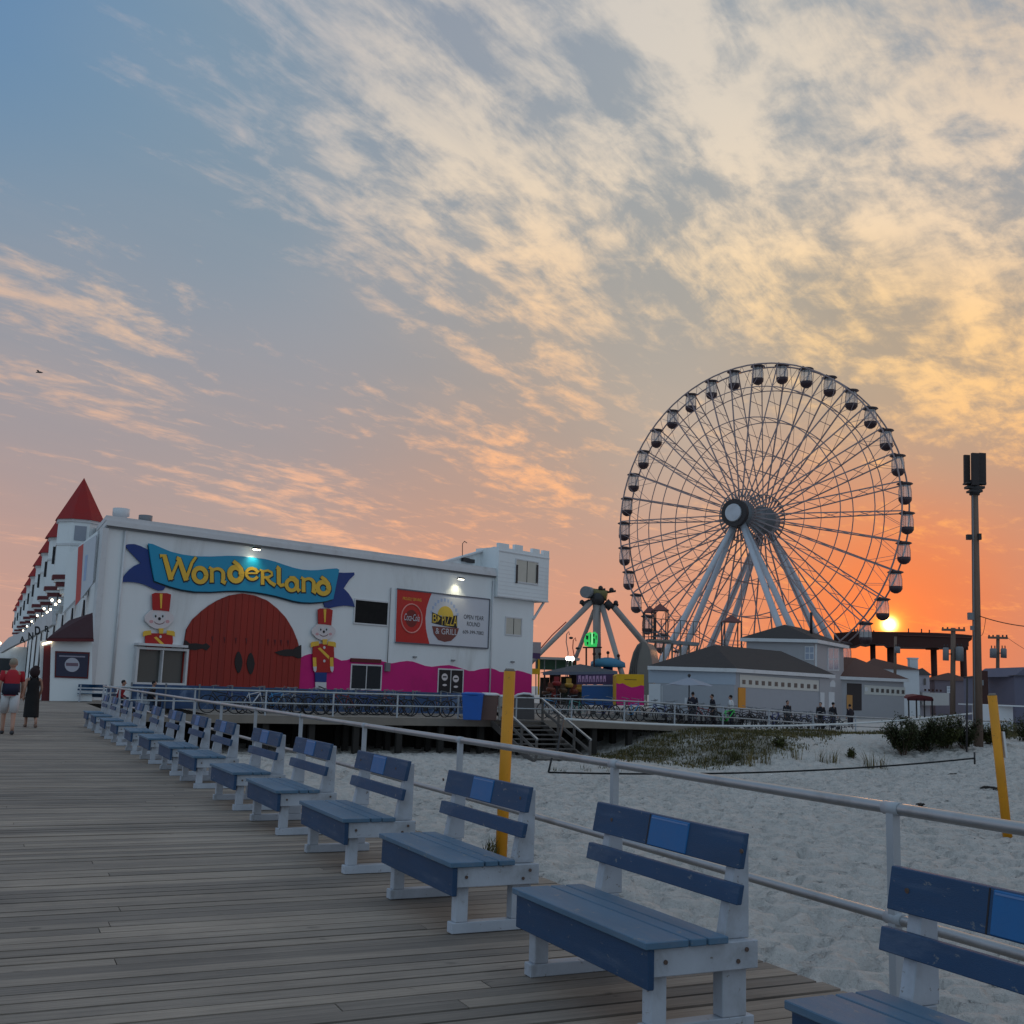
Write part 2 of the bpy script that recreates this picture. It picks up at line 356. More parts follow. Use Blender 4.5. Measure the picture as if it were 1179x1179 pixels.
def sand_mat():
    m = sand_m; t = m.node_tree; h = NG(t); b = t.nodes['Principled BSDF']
    gm = t.nodes.new('ShaderNodeNewGeometry'); p = gm.outputs['Position']
    n1 = h.noise(p, 3.0, 4, .55, .6).outputs[0]; n2 = h.noise(p, 9, 4, .6).outputs[0]; n3 = h.noise(p, 90, 3, .7).outputs[0]
    old = b.inputs['Base Color'].links[0].from_socket
    f = h.m('ADD', h.m('MULTIPLY_ADD', n2, .34, .72), h.m('MULTIPLY', n3, .22))
    # specks of dried seaweed and shell
    spk = h.smooth(h.noise(p, 23, 2, .5).outputs[0], .745, .78)
    c = h.mix(h.m('MULTIPLY', spk, .6), h.v('SCALE', old, scale=f), (.09, .075, .06, 1))
    # low creeping ground cover and dead grass litter on the dune, stored per vertex
    at = t.nodes.new('ShaderNodeAttribute'); at.attribute_name = 'cover'
    cv = h.smooth(h.m('ADD', at.outputs['Fac'], h.m('MULTIPLY', h.m('SUBTRACT', h.noise(p, 5, 5, .65).outputs[0], .5), 1.3)), .30, .75)
    gc = h.mix(h.smooth(h.noise(p, 2.2, 4, .6).outputs[0], .35, .65), (.075, .068, .030, 1), (.140, .112, .058, 1))
    c = h.mix(h.m('MULTIPLY', cv, .68), c, gc)
    t.links.new(c, b.inputs['Base Color'])
    hg = h.m('ADD', h.m('MULTIPLY', n1, .7), h.m('ADD', h.m('MULTIPLY', n2, .35), h.m('MULTIPLY', n3, .06)))
    bn = t.nodes.new('ShaderNodeBump'); bn.inputs['Strength'].default_value = 1; bn.inputs['Distance'].default_value = .30
    t.links.new(hg, bn.inputs['Height']); t.links.new(bn.outputs[0], b.inputs['Normal'])
sand_mat()
white_wall = mat('white_stucco', (236, 239, 240), .8, .05, .5, .25, 40, dirt=(168,164,158), dirt_amt=.6, stretch=(1,1,.22))
white_trim = mat('white_trim', (214, 214, 216), .6, .06, 2, .1, dirt=(150,145,140), dirt_amt=.3)
white_bench = mat('white_bench_paint', (182, 188, 198), .55, .07, 6, .15, 60, dirt=(112,108,104), dirt_amt=.55, stretch=(1,1,.5))
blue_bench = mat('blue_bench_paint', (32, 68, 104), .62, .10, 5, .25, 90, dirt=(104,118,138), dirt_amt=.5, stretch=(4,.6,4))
blue_seat = mat('blue_seat_sky_sheen', (82, 114, 140), .62, .12, 5, .25, 90, dirt=(116,126,142), dirt_amt=.5, stretch=(4,.6,4))  # blue paint paled to stand in for sky reflected off the seat
blue_plaque = mat('blue_plaque', (8, 100, 160), .5, .08, 8, .06, 60)
plaque_rim = mat('plaque_rim', (90, 130, 180), .4, .05)
chip(blue_bench, (120,122,124), 16, .625, .675, .8); chip(blue_seat, (138,136,132), 13, .60, .67, .8); chip(white_bench, (112,100,88), 14, .62, .675, .8)
rail_paint = mat('rail_galvanised', (176, 178, 180), .42, .10, 5, .1, 40, metal=.75, dirt=(120,112,104), dirt_amt=.5)
post_paint = mat('rail_post_paint', (176, 180, 186), .5, .08, 5, .1, 40, dirt=(124,116,108), dirt_amt=.5, stretch=(1,1,.4))
dark_gap = mat('dark_timber', (46, 42, 39), .9, .2, 2)
fascia = mat('weathered_timber', (132, 122, 112), .85, .18, 1.5, .3, 20)
yellow_post = mat('yellow_post_paint', (222, 148, 20), .55, .08, 3, .2, 30, dirt=(150,110,40), dirt_amt=.4, stretch=(1,1,.3))
magenta = mat('magenta_paint', (208, 8, 120), .6, .07, .8, dirt=(150,10,90), dirt_amt=.3)
yellow_paint = mat('yellow_paint', (228, 176, 20), .6, .08, 1.)
red_door = mat('red_door_paint', (148, 38, 26), .6, .12, .5, .3, 6, stretch=(5,5,.25), dirt=(104,28,22), dirt_amt=.5)
black_iron = mat('black_iron', (24, 22, 26), .5, .15)
red_roof = mat('red_roof_shingle', (150, 26, 24), .7, .14, 1.4, .3, 8)
red_paint = mat('red_paint', (178, 28, 26), .55, .08, 2)
maroon = mat('maroon_trim', (96, 24, 30), .6, .1)
navy = mat('navy_paint', (10, 56, 128), .5, .08, 1)
teal = mat('teal_ribbon', (16, 150, 190), .5, .06, .6)
gold = mat('gold_letter', (238, 190, 62), .45, .07, 2)
outline_m = mat('letter_outline', (24, 52, 70), .6, .1)
skinpale = mat('painted_face', (222, 212, 212), .6, .04)
ink = mat('ink_paint', (26, 24, 30), .6, .1)
winglass = glass('window_glass'); dimglass = glass('dim_window', (.10, .095, .085), .25)
shingle = mat('grey_shingle', (56, 51, 51), .9, .14, 3, .5, 14, dirt=(52,46,46), dirt_amt=.4)
brown_shingle = mat('brown_shingle', (96, 68, 60), .9, .14, 3, .5, 14)
clap_grey = mat('grey_siding', (166, 165, 169), .7, .05, 2, .1); clap_blue = mat('blue_grey_siding', (160, 162, 169), .7, .05, 2, .1)
house_white = mat('house_white', (206, 208, 212), .7, .05, 1)
grey_metal = mat('grey_metal', (122, 124, 128), .5, .12, 3); dark_metal = mat('dark_metal', (46, 42, 44), .55, .15, 3)
wheel_steel = mat('wheel_steel', (150, 134, 136), .5, .08, 2); leg_white = mat('wheel_leg_paint', (196, 200, 208), .5, .06, 1, dirt=(150,150,155), dirt_amt=.3)
pole_wood = mat('pole_timber', (118, 98, 86), .9, .2, 2, .4, 12, stretch=(4,4,.4))
rust_dark = mat('dark_structure', (66, 36, 32), .8, .15, 1)
cable = mat('black_cable', (20, 20, 22), .8, .1); rope_w = mat('white_rope', (214, 214, 212), .8, .06)

# ------------------------------------------------------------------ ground: one sheet of sand, dune and town lot, out to the horizon
def sand_z(x, y):
    a, c = x*B.x + y*B.y, x*R.x + y*R.y
    dune_side = sstep((c-26.5)/6)
    crest = -.30 + .22*noise.noise((x*.16, y*.16, 3)) + .10*noise.noise((x*.5, y*.5, 9))
    edge = 2.2*noise.noise((x*.14, y*.05, 5))
    t = sstep((a-33.2-edge)/7.2)*dune_side
    zb = -1.55 + .10*noise.noise((x*.12, y*.12, 0)) + .35*sstep((c-25)/16)*sstep((a-22)/14)
    if a > 52: t = max(t, sstep((a-52)/5))
    zc = crest if a < 52 else crest*(1-sstep((a-52)/6)) + (-.42)*sstep((a-52)/6)
    zv = zb*(1-t) + zc*t
    if a < 50 and c > 3.5:
        fade = 1 if a < 47 else (50-a)/3
        n_ = noise.noise((x*2.6, y*2.6, 1)); n2_ = noise.noise((x*4.0+.7*n_, y*4.0, 2))
        d = .06*noise.noise((x*.8, y*.8, 4)) + .06*n_ - .15*sstep((n2_+.02)/.30) - .09*sstep((noise.noise((x*1.9, y*1.9, 6))-.05)/.30)
        zv += d*fade*(1-.5*t)
    return zv
def grass_cover(x, y):
    a, c = x*B.x + y*B.y, x*R.x + y*R.y
    if c < 25 or a < 33 or a > 47: return 0.
    d_ = sstep((a-36.8-3.0*sstep((c-31)/5)-2.2*noise.noise((x*.14, y*.05, 5)))/3)*sstep((c-25.5)/2)
    return d_*(.35+.9*max(0, noise.noise((x*.25, y*.25, 20))+.35))
EDGE_C = 4.42
xs = [-4000, -1500, -600, -250, -120, -60, -30, -16] + [-9+.125*i for i in range(340)] + [34, 37, 41, 46, 54, 66, 85, 130, 250, 600, 1500, 4000]
ys = [-400, -60, -20, -6] + [2.5+.125*i for i in range(438)] + [58, 60, 64, 70, 80, 100, 140, 220, 400, 900, 2000, 5000]
gv = [(x, y, sand_z(x, y) if -40 < x < 60 and -10 < y < 80 else -.42) for y in ys for x in xs]
nx = len(xs)
# trails of footprints pressed into the sand
i0, j0 = xs.index(-9), ys.index(2.5)
for (fx, fy, hd_, n_) in ((3.2, 6.5, 66, 34), (8.5, 5.5, 104, 40), (2.0, 17, 28, 36), (14, 12, 150, 34), (6, 24, 12, 34), (12, 20, 75, 26), (4.6, 9.0, 40, 30), (18, 18, 118, 34)):
    x_, y_ = fx, fy
    for k in range(n_):
        hd_ += random.uniform(-7, 7); dx_, dy_ = math.cos(rad(hd_)), math.sin(rad(hd_)); x_ += .62*dx_; y_ += .62*dy_
        s_ = (.12 if k % 2 else -.12); px0, py0 = x_-dy_*s_, y_+dx_*s_
        if px0*R.x+py0*R.y < EDGE_C+.5 or px0*B.x+py0*B.y > 36: continue
        for ii in range(int((px0-.35+9)/.125), int((px0+.35+9)/.125)+1):
            for jj in range(int((py0-.35-2.5)/.125), int((py0+.35-2.5)/.125)+1):
                if 0 <= ii < 340 and 0 <= jj < 438:
                    id_ = (j0+jj)*nx+i0+ii; vx, vy, vz = gv[id_]; u_ = (vx-px0)*dx_+(vy-py0)*dy_; w_ = (vx-px0)*-dy_+(vy-py0)*dx_
                    q_ = (u_/.19)**2+(w_/.10)**2; gv[id_] = (vx, vy, vz-.075*math.exp(-q_)+.028*math.exp(-((math.sqrt(q_)-1.7)/.5)**2))
gf = [(j*nx+i, j*nx+i+1, (j+1)*nx+i+1, (j+1)*nx+i) for j in range(len(ys)-1) for i in range(nx-1)]
me = bpy.data.meshes.new('beach_sand'); me.from_pydata(gv, [], gf); me.materials.append(sand_m)
me.polygons.foreach_set('use_smooth', [True]*len(me.polygons))
ca = me.attributes.new('cover', 'FLOAT', 'POINT')
ca.data.foreach_set('value', [grass_cover(v[0], v[1]) if -5 < v[0] < 45 and 20 < v[1] < 75 else 0. for v in gv])
struct(link(bpy.data.objects.new('beach_sand', me)))

# ------------------------------------------------------------------ boardwalk deck of separate planks, walkway deck, plaza
DX = (B, R, ZA)
EDGE = 4.42
pk = MB(); a = -2.0; k = 0
while a < 47:
    w = random.choice((.135, .14, .14, .145)); gap = random.choice((.010, .014, .018, .030)) if a < 30 else .012
    c1 = EDGE + random.uniform(-.015, .015); c0 = -17; cuts = [c0]; p = c0 + random.uniform(1.5, 4.5)
    while p < c1-1.2: cuts.append(p); p += random.choice((4.88, 6.1, 6.1, 7.3))
    cuts.append(c1); dz = random.uniform(-.003, .002)
    for i in range(len(cuts)-1):
        pk.box(bw(a+w/2, (cuts[i]+cuts[i+1])/2, -.022+dz+random.uniform(-.0015,.0015)), (w, cuts[i+1]-cuts[i]-.006, .044), DX)
    a += w+gap; k += 1
struct(pk.build('boardwalk', wood_deck))
u = MB(); u.box(bw(22, -6.4, -.20), (50, 21.4, .06), DX)
for c in (4.30,): u.box(bw(22, c, -.15), (49, .09, .21), DX)
for aa in range(0, 46, 3):
    for c in (4.2, 1.2): u.box(bw(aa+.6, c, -1.2), (.28, .28, 2.0), DX)
struct(u.build('deck_framing', dark_gap))
pl = MB(); pl.box(bw(105, -4.5, -.022), (115.9, 26, .044), DX); struct(pl.build('far_boardwalk', wood_deck))

def walk_z(c): return -.62*sstep((c-26)/22)
W0A, W1A = 47.0, 50.2
wk = MB(); c = EDGE+.3; step = .145
while c < 60:
    z0, z1 = walk_z(c), walk_z(c+step-.01)
    b_ = [bw(W0A, c, z0-.045), bw(W1A+10, c, z0-.045), bw(W1A+10, c+step-.01, z1-.045), bw(W0A, c+step-.01, z1-.045)]
    wk.hexa(b_, [v+ZA*.045 for v in b_]); c += step
struct(wk.build('walkway', fascia))
pz = MB(); pz.hexa([bw(60.2, 4.7, -.3), bw(120, 4.7, -.3), bw(120, 47, -.3), bw(60.2, 47, -.3)], [bw(60.2, 4.7, -.006), bw(120, 4.7, -.006), bw(120, 47, -.006), bw(60.2, 47, -.006)])
plaza_m = mat('plaza_paving', (120, 116, 112), .9, .1, .6, .2, 12)
struct(pz.build('plaza', plaza_m))
ws_ = MB()
cc = [EDGE+.1 + i*2 for i in range(28)]
for c0, c1 in zip(cc[:-1], cc[1:]):
    ws_.hexa([bw(W0A-.06, c0, walk_z(c0)-.33), bw(W0A, c0, walk_z(c0)-.33), bw(W0A, c1, walk_z(c1)-.33), bw(W0A-.06, c1, walk_z(c1)-.33)],
             [bw(W0A-.06, c0, walk_z(c0)-.03), bw(W0A, c0, walk_z(c0)-.03), bw(W0A, c1, walk_z(c1)-.03), bw(W0A-.06, c1, walk_z(c1)-.03)])
struct(ws_.build('walkway_fascia', fascia))
wp = MB()
for c0 in cc[:15]:
    for aa in (W0A+.25, W0A+1.8, W0A+3.1): wp.box(bw(aa, c0+.4, -1.1), (.26, .26, 1.56), DX)
wp.box(bw(W1A+1.5, 22, -.95), (.1, 34, 1.7), DX)     # timber bulkhead under the deck
struct(wp.build('walkway_pilings', dark_gap))

# ------------------------------------------------------------------ boardwalk pipe railing
def railing(name, label, posts, pts_top, top_h, low_h, r, origin, post_w=.07, cat='railing'):
    t = thing(name, label, cat, origin)
    MB().tube([p+ZA*top_h for p in pts_top], r, 10).build('top_rail', rail_paint, t)
    MB().tube([p+ZA*low_h for p in pts_top], r*.86, 10).build('lower_rail', rail_paint, t)
    ax_ = (pts_top[-1]-pts_top[0]).normalized()
    for p, zb in posts:
        q = MB(); q.box(p+ZA*(top_h-r*.6+zb)/2, (post_w, post_w, top_h-r*.6-zb), DX)
        po_ = q.build('post', post_paint, t)
        for hh_, rr_ in ((top_h, r*1.13), (low_h, r*1.06)): MB().tube([p+ZA*hh_-ax_*.055, p+ZA*hh_+ax_*.055], rr_, 10).build('collar', post_paint, po_)
    return t
pa = [1.15, 4.28, 7.12, 10.15, 13.2, 16.25, 19.3, 22.4, 25.5, 28.6, 31.7, 34.8, 37.9, 41, 44.1, 47]
def railc(a): return 4.12 + .16*sstep((a-1)/9)
railing('boardwalk_railing', 'long grey pipe railing running behind the row of blue benches', [(bw(a_, railc(a_)), -.25) for a_ in pa],
        [bw(-1.5+i*1.2, railc(-1.5+i*1.2)) for i in range(41)] + [bw(47.0, 4.28)], 1.05, .52, .030, bw(7.1, 4.2), .047)
far_posts = [EDGE+.5+2.95*i for i in range(18)]
def fr(c): return bw(W0A+.05, c, walk_z(c))
railing('walkway_railing', 'white pipe railing along the walkway in front of the row of parked bicycles', [(fr(c_), -.1) for c_ in far_posts if not 24.2 < c_ < 24.4] , [fr(4.4+1.1*i) for i in range(47)], 1.02, .52, .04, fr(20), .06)

# ------------------------------------------------------------------ benches (built in local axes: x towards the rail, y along the row)
bolt_m = mat('rusty_bolt', (92, 74, 66), .6, .2)
def bench_proto():
    t = thing('park_bench', 'tmp', 'bench', (0,0,0), 'blue and white benches along the railing')
    def p(name, m, parent=t, bev=.004):
        q = MB(); return q, (lambda: q.build(name, m, parent, bev))
    Lh = .71
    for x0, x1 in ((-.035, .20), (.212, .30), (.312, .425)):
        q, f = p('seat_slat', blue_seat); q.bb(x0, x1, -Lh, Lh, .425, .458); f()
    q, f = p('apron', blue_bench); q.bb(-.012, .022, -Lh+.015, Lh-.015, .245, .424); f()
    for s in (-1, 1):
        yo = s*(Lh-.05)
        q, f = p('side_plate', white_bench); q.bb(.023, .62, yo-.02, yo+.02, .295, .424); sp_ = f()
        for bx_, bz_ in ((.09,.36),(.50,.335),(.55,.385)):
            q = MB(); q.tube([Vector((bx_, yo+s*.019, bz_)), Vector((bx_, yo+s*.026, bz_))], .011, 8); q.build('bolt', bolt_m, sp_)
        q, f = p('front_leg', white_bench); y2 = yo-s*.066; q.bb(.045, .13, y2-.04, y2+.04, .07, .423); f()
        q, f = p('rear_leg', white_bench); q.bb(.445, .585, y2-.04, y2+.04, .07, .423); f()
        q, f = p('foot_beam', white_bench); q.bb(.02, .63, y2-.042, y2+.042, .0, .069); f()
        q, f = p('upright', white_bench)
        y3 = yo-s*.066
        q.hexa([Vector((.455,y3-.035,.424)), Vector((.605,y3-.035,.424)), Vector((.605,y3+.035,.424)), Vector((.455,y3+.035,.424))],
               [Vector((.545,y3-.035,.90)), Vector((.605,y3-.035,.90)), Vector((.605,y3+.035,.90)), Vector((.545,y3+.035,.90))]); f()
    def slant(q, z0, z1, y0, y1, th, o=0):
        xa = .455+(z0-.424)*.189; xb = .455+(z1-.424)*.189
        q.hexa([Vector((xa-th-o,y0,z0)), Vector((xa-.002,y0,z0)), Vector((xa-.002,y1,z0)), Vector((xa-th-o,y1,z0))],
               [Vector((xb-th-o,y0,z1)), Vector((xb-.002,y0,z1)), Vector((xb-.002,y1,z1)), Vector((xb-th-o,y1,z1))])
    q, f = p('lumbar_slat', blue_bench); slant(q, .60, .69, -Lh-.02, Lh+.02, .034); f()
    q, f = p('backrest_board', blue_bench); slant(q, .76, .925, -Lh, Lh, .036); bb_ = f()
    for yb_ in (-Lh+.10, Lh-.10):
        xb_ = .455+(.845-.424)*.189-.036
        q = MB(); q.tube([Vector((xb_+.004, yb_, .845)), Vector((xb_-.004, yb_, .844))], .011, 8); q.build('bolt', bolt_m, bb_)
    q, f = p('board_joint', ink, bb_, 0); slant(q, .762, .923, .215, .223, .0362, .0012); f()
    q, f = p('plaque', blue_plaque, bb_); slant(q, .765, .92, -.16, .20, .0365, .006); pq = f()
    q, f = p('plaque_edge', plaque_rim, pq, 0)
    slant(q, .905, .912, -.15, .19, .0445); f()
    return t
ORD = ['nearest', 'second', 'third', 'fourth', 'fifth', 'sixth', 'seventh', 'eighth', 'ninth', 'tenth', 'eleventh', 'twelfth', 'thirteenth', 'fourteenth']
bspots = [(2.78, 2.87), (5.15, 2.86), (7.45, 2.84), (9.75, 2.82), (12.12, 2.82), (14.3, 2.81), (17.0, 2.80), (19.1, 2.78), (21.5, 2.75), (23.9, 2.73), (26.7, 2.73), (29.2, 2.71), (31.9, 2.71), (34.3, 2.71)]
bp = bench_proto()
for i, (a_, c_) in enumerate(bspots):
    lab = ('blue slatted bench cut off by the near right corner of the photo' if i == 0 else
           'blue bench with white legs, %s in the row beside the railing from the near right' % ORD[i] if i < 13 else
           'smallest blue bench at the far end of the row beside the railing')
    yw = BYAW + rad(random.uniform(-1.2, 1.2)) if i else BYAW
    o = bp if i == 0 else dup(bp)
    o.location = bw(a_, c_, .002); o.rotation_euler = (0, 0, yw); o['label'] = lab
    if i:
        for ch in o.children:                      # each bench got its own plaque position
            if ch.name.startswith('backrest_board'):
                for q in ch.children: q.location.y += random.choice((0, .0, .06, .16, -.06)) if i > 1 else -.10
o = dup(bp, at_z(104, 808, .002) , BYAW + rad(-90), 'blue bench turned side-on beyond the row, by the white building corner', 'blue and white benches along the railing')

# ------------------------------------------------------------------ yellow posts on the beach
def ypost(px, py, ztop, w, tilt, label, band):
    b0 = at_z(px, py, -1.5); t = thing('yellow_post', label, 'post', b0, 'yellow beach access posts')
    tp = Vector((b0.x+tilt, b0.y, ztop))
    q = MB(); q.tube([b0-ZA*.4, tp], w/2, 14); q.build('pile', yellow_post, t)
    q = MB(); q.tube([tp, tp+ZA*.05+Vector((tilt*.01,0,0))], [w/2*.98, w/2*.7], 14); q.build('weathered_cap', fascia, t)
    if band:
        d = (tp-b0).normalized(); p0 = b0+d*1.75+Vector((w/2+.02, -.06, 0))
        MB().bar(p0, p0+d*.62, .10, .05).build('white_tag', white_trim, t)
    return t
chip(yellow_post, (120,92,52), 5, .60, .68, .8)
ypost(576.5, 983, 1.86, .225, .06, 'weathered yellow round post standing in the sand behind the third bench', False)
ypost(1161, 958, 1.72, .22, -.27, 'leaning yellow post with a white tag on the sand at the right edge', True)
for nm, px, py, Y in (('near', 575, 984, 19),):
    pass
# ------------------------------------------------------------------ the white amusement building: wall plane traced at its own distance
class Plane:
    def __init__(s, O, hdir):
        s.O = Vector(O); s.h = Vector(hdir).normalized(); s.n = Vector((s.h.y, -s.h.x, 0))
        if s.n.dot(Vector((0,0,EYE))-s.O) < 0: s.n = -s.n
    def hit(s, px, py, off=0):
        d = ray(px, py); E0 = Vector((0,0,EYE)); t = ((s.O+s.n*off)-E0).dot(s.n)/d.dot(s.n)
        return E0 + d*t
    def sz(s, px, py):
        p = s.hit(px, py)-s.O; return p.dot(s.h), p.z
    def P(s, a, z, off=0): return s.O + s.h*a + ZA*z + s.n*off
    def poly(s, q, pts, off, th):
        f = [s.P(*s.sz(x, y), off) for x, y in pts]; q.prism(f, [v-s.n*th for v in f]); return q
    def rect(s, q, x0, y0, x1, y1, off, th):
        """upright rectangle through two pixel corners"""
        a0, z0 = s.sz(x0, y0); a1, z1 = s.sz(x1, y1)
        f = [s.P(a0,z0,off), s.P(a1,z0,off), s.P(a1,z1,off), s.P(a0,z1,off)]; q.prism(f, [v-s.n*th for v in f]); return q
    def sr(s, q, a0, a1, z0, z1, off, th):
        f = [s.P(a0,z0,off), s.P(a1,z0,off), s.P(a1,z1,off), s.P(a0,z1,off)]; q.prism(f, [v-s.n*th for v in f]); return q
    def cx(s): return (s.h, s.n, ZA)
W0 = at_z(102, 806, 0)
_d = ray(1750, 769.5+.032*1765); WP = Plane(W0, (_d.x, _d.y, 0)); P = WP.P
SR = WP.sz(570.5, 700)[0]; SE = WP.sz(613, 760)[0]                # tower start, wall end
ztop = WP.sz(118, 593)[1]; zgut = WP.sz(116.4, 606.8)[1]
ztopR = WP.sz(440, 637)[1]; sTR = WP.sz(440, 637)[0]; zslope = (ztopR-ztop)/sTR
def zt(s_): return ztop + zslope*s_
park = thing('amusement_building', 'long white two-storey amusement building with red arched doors and a magenta painted base', 'building', W0)
q = MB()
back = 30
BK = B*28
q.hexa([P(0,-.3), P(SE,-.3), P(SE,-.3)+BK, P(0,-.3)+BK], [P(0,zgut), P(SE,zt(SE)-.75), P(SE,zt(SE)-.75)+BK, P(0,zgut)+BK])
wall = q.build('wall', white_wall, park)
q = MB()   # roof fascia: two stepped bands with a shadow gap
q.hexa([P(-.05,zgut+.12,.32), P(SR,zt(SR)-.63,.32), P(SR,zt(SR)-.63)+BK, P(-.05,zgut+.12)+BK], [P(-.05,zt(0)-.28,.32), P(SR,zt(SR)-.28,.32), P(SR,zt(SR)-.28)+BK, P(-.05,zt(0)-.28)+BK])
q.hexa([P(-.05,zt(0)-.277,.22), P(SR,zt(SR)-.277,.22), P(SR,zt(SR)-.277)+BK, P(-.05,zt(0)-.277)+BK], [P(-.05,zt(0),.22), P(SR,zt(SR),.22), P(SR,zt(SR))+BK, P(-.05,zt(0))+BK])
q.build('roof_fascia', white_trim, park)
q = MB(); q.hexa([P(.1,zgut,.16), P(SR,zt(SR)-.75,.16), P(SR,zt(SR)-.75,.003), P(.1,zgut,.003)], [P(.1,zgut+.118,.16), P(SR,zt(SR)-.633,.16), P(SR,zt(SR)-.633,.003), P(.1,zgut+.118,.003)])
q.build('gutter', grey_metal, park)
s_, z_ = WP.sz(139, 606)
MB().tube([P(WP.sz(136, 700)[0], zgut-.05, .1), P(WP.sz(136, 700)[0], 0, .1)], .075, 8).build('downpipe', white_trim, park)
MB().tube([P(WP.sz(566, 700)[0], zt(SR)-1.0, .1), P(WP.sz(566, 700)[0], 0, .1)], .06, 8).build('downpipe', white_trim, park)
q = MB(); sx_ = WP.sz(448, 700)[0]; q.box(P(sx_, 2.6, .12), (.42, .2, .6), WP.cx()); q.tube([P(sx_, 2.9, .1), P(sx_, zgut-1.6, .1)], .03, 6); q.build('conduit_box', grey_metal, park)
q = MB(); q.box(P(0,zgut/2,-.0)+WP.n*.05-WP.h*.0, (.36,.36,zgut-.1), WP.cx()); q.build('corner_pilaster', white_trim, park)
# painted magenta skirt with its wavy edge
band = [(345.5,757.6),(350,755),(356,753),(364,752.5),(374,754),(385,757),(393,760.6),(399,760),(405,758),(412,758),(425,760.6),(435.7,760),(448,763.7),(452,763.6),(460,762),(468.5,761),(475,761.6),(480.7,763.6),(489,766.5),(497,767.7),(507,766.4),(517,765.7),(524,767.4),(531.6,769.7),(540,772.6),(545.8,772.4),(553,770.4),(560,769.7),(565,769.4),(570,770.8),(575,773.4),(580.4,773.8),(588.6,772.6),(596,772),(602,773.4),(610,776),(612,777)]
a0 = WP.sz(345.5,757)[0]
top = [WP.sz(x,y) for x,y in band]; q = MB()
f = [P(a,z,.03) for a,z in top] + [P(SE+.02,0,.03), P(a0,0,.03)]
q.prism(f, [v-WP.n*.03 for v in f]); q.build('painted_skirt', magenta, park)
# arched red double door
arch = [(210.5,745),(213.7,725),(221,713),(231.6,703.5),(240,697),(249.4,691.4),(263,685.6),(277.9,683.2),(292,685.6),(306.4,691.4),(318,700.5),(327.8,711),(336,724.5),(342,739.5),(345.4,757)]
f2 = [WP.sz(x,y) for x,y in arch]; f2[0] = (f2[0][0], f2[0][1])
sL, sRt = f2[0][0], f2[-1][0]; mid = (sL+sRt)/2
def arch_z(sv):
    for (x0,z0),(x1,z1) in zip(f2[:-1], f2[1:]):
        if x0 <= sv <= x1: return z0+(z1-z0)*(sv-x0)/(x1-x0+1e-9)
    return f2[0][1]
door = MB(); N = 18
for i in range(N):      # boards of the two leaves with dark grooves between them
    s0 = sL+(sRt-sL)*i/N+.012; s1 = sL+(sRt-sL)*(i+1)/N-.012
    pts = [(s0,0),(s1,0)] + [(s0+(s1-s0)*j/4, max(arch_z(s0+(s1-s0)*j/4),.4)) for j in range(4,-1,-1)]
    f = [P(a,z,.13) for a,z in pts]; door.prism(f, [v-WP.n*.1 for v in f])
dr = door.build('arched_door', red_door, park)
q = MB(); f = [P(a,z,.07) for a,z in f2]+[P(sRt,0,.07),P(sL,0,.07)]; q.prism(f, [v-WP.n*.06 for v in f]); q.build('door_backing', maroon, dr)
def hinge(pts, name='hinge'):
    q = MB(); WP.poly(q, pts, .17, .035); q.build(name, black_iron, dr)
hinge([(210.6,737),(213,737.5),(217,741),(224,740.5),(232,742),(236,740.5),(240.5,744.5),(236,749),(231,746.5),(224,748.5),(217,748),(213,751.5),(210.6,751.5)])
hinge([(345.2,742.5),(341.5,744),(336,747.5),(328,747.5),(321,749),(314.5,751),(321,754.5),(328,755.5),(336,755.5),(341.5,758),(345.2,757.5)])
for cx_, cy_ in ((273,762.5),(287,764)):
    hinge([(cx_+4.6*math.cos(t)*(1-.25*abs(math.sin(t))), cy_+12.4*math.sin(t)) for t in [2*math.pi*i/16 for i in range(16)]], 'handle')
for bx in (243,257,270,282,307,315,322,330):
    q = MB(); yy = 734.5+.05*(bx-243); WP.poly(q, [(bx-1.1,yy-1.6),(bx+1.1,yy-1.8),(bx+.9,yy+1),(bx+.15,yy+5.5),(bx-.5,yy+1.2)], .155, .02); q.build('nail_streak', maroon, dr)
# windows and doors of the wall
def window(x0,y0,x1,y1, name='window', panes=2, gm=winglass, fw_=.10, frame=white_trim, off=.06, mull=.07):
    a0,z1 = WP.sz(x0,y0); a1,z0 = WP.sz(x1,y1)
    za = (WP.sz(x0,y1)[1]+z0)/2; zb = (WP.sz(x1,y0)[1]+z1)/2; z0, z1 = za, zb
    q = MB()
    WP.sr(q,a0-fw_,a0,z0-fw_,z1+fw_,off,off-.002); WP.sr(q,a1,a1+fw_,z0-fw_,z1+fw_,off,off-.002)
    WP.sr(q,a0+.001,a1-.001,z1,z1+fw_,off,off-.002); WP.sr(q,a0+.001,a1-.001,z0-fw_,z0,off,off-.002)
    for i in range(1,panes):
        am = a0+(a1-a0)*i/panes; WP.sr(q,am-mull/2,am+mull/2,z0+.001,z1-.001,off-.006,off-.01)
    w = q.build(name, frame, park)
    for i in range(panes):
        b0 = a0+(a1-a0)*i/panes+.001; b1 = a0+(a1-a0)*(i+1)/panes-.001
        q = MB(); WP.sr(q,b0,b1,z0+.001,z1-.001,.046,.042); q.build('pane', gm, w)
    return w
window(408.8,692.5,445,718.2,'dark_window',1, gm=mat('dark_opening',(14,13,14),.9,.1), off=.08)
window(405,766.5,437.2,793,'window',2, gm=winglass)
q = MB(); WP.rect(q,403,757.6,437.5,763.6,.14,.10); q.build('shutter_hood', maroon, park)
w_ = window(157,748.5,208.8,786,'ticket_window',2, gm=dimglass, off=.36, fw_=.14)
q = MB(); a0,zb = WP.sz(155.2,746); a1,_ = WP.sz(210,746); zl = WP.sz(157,788)[1]
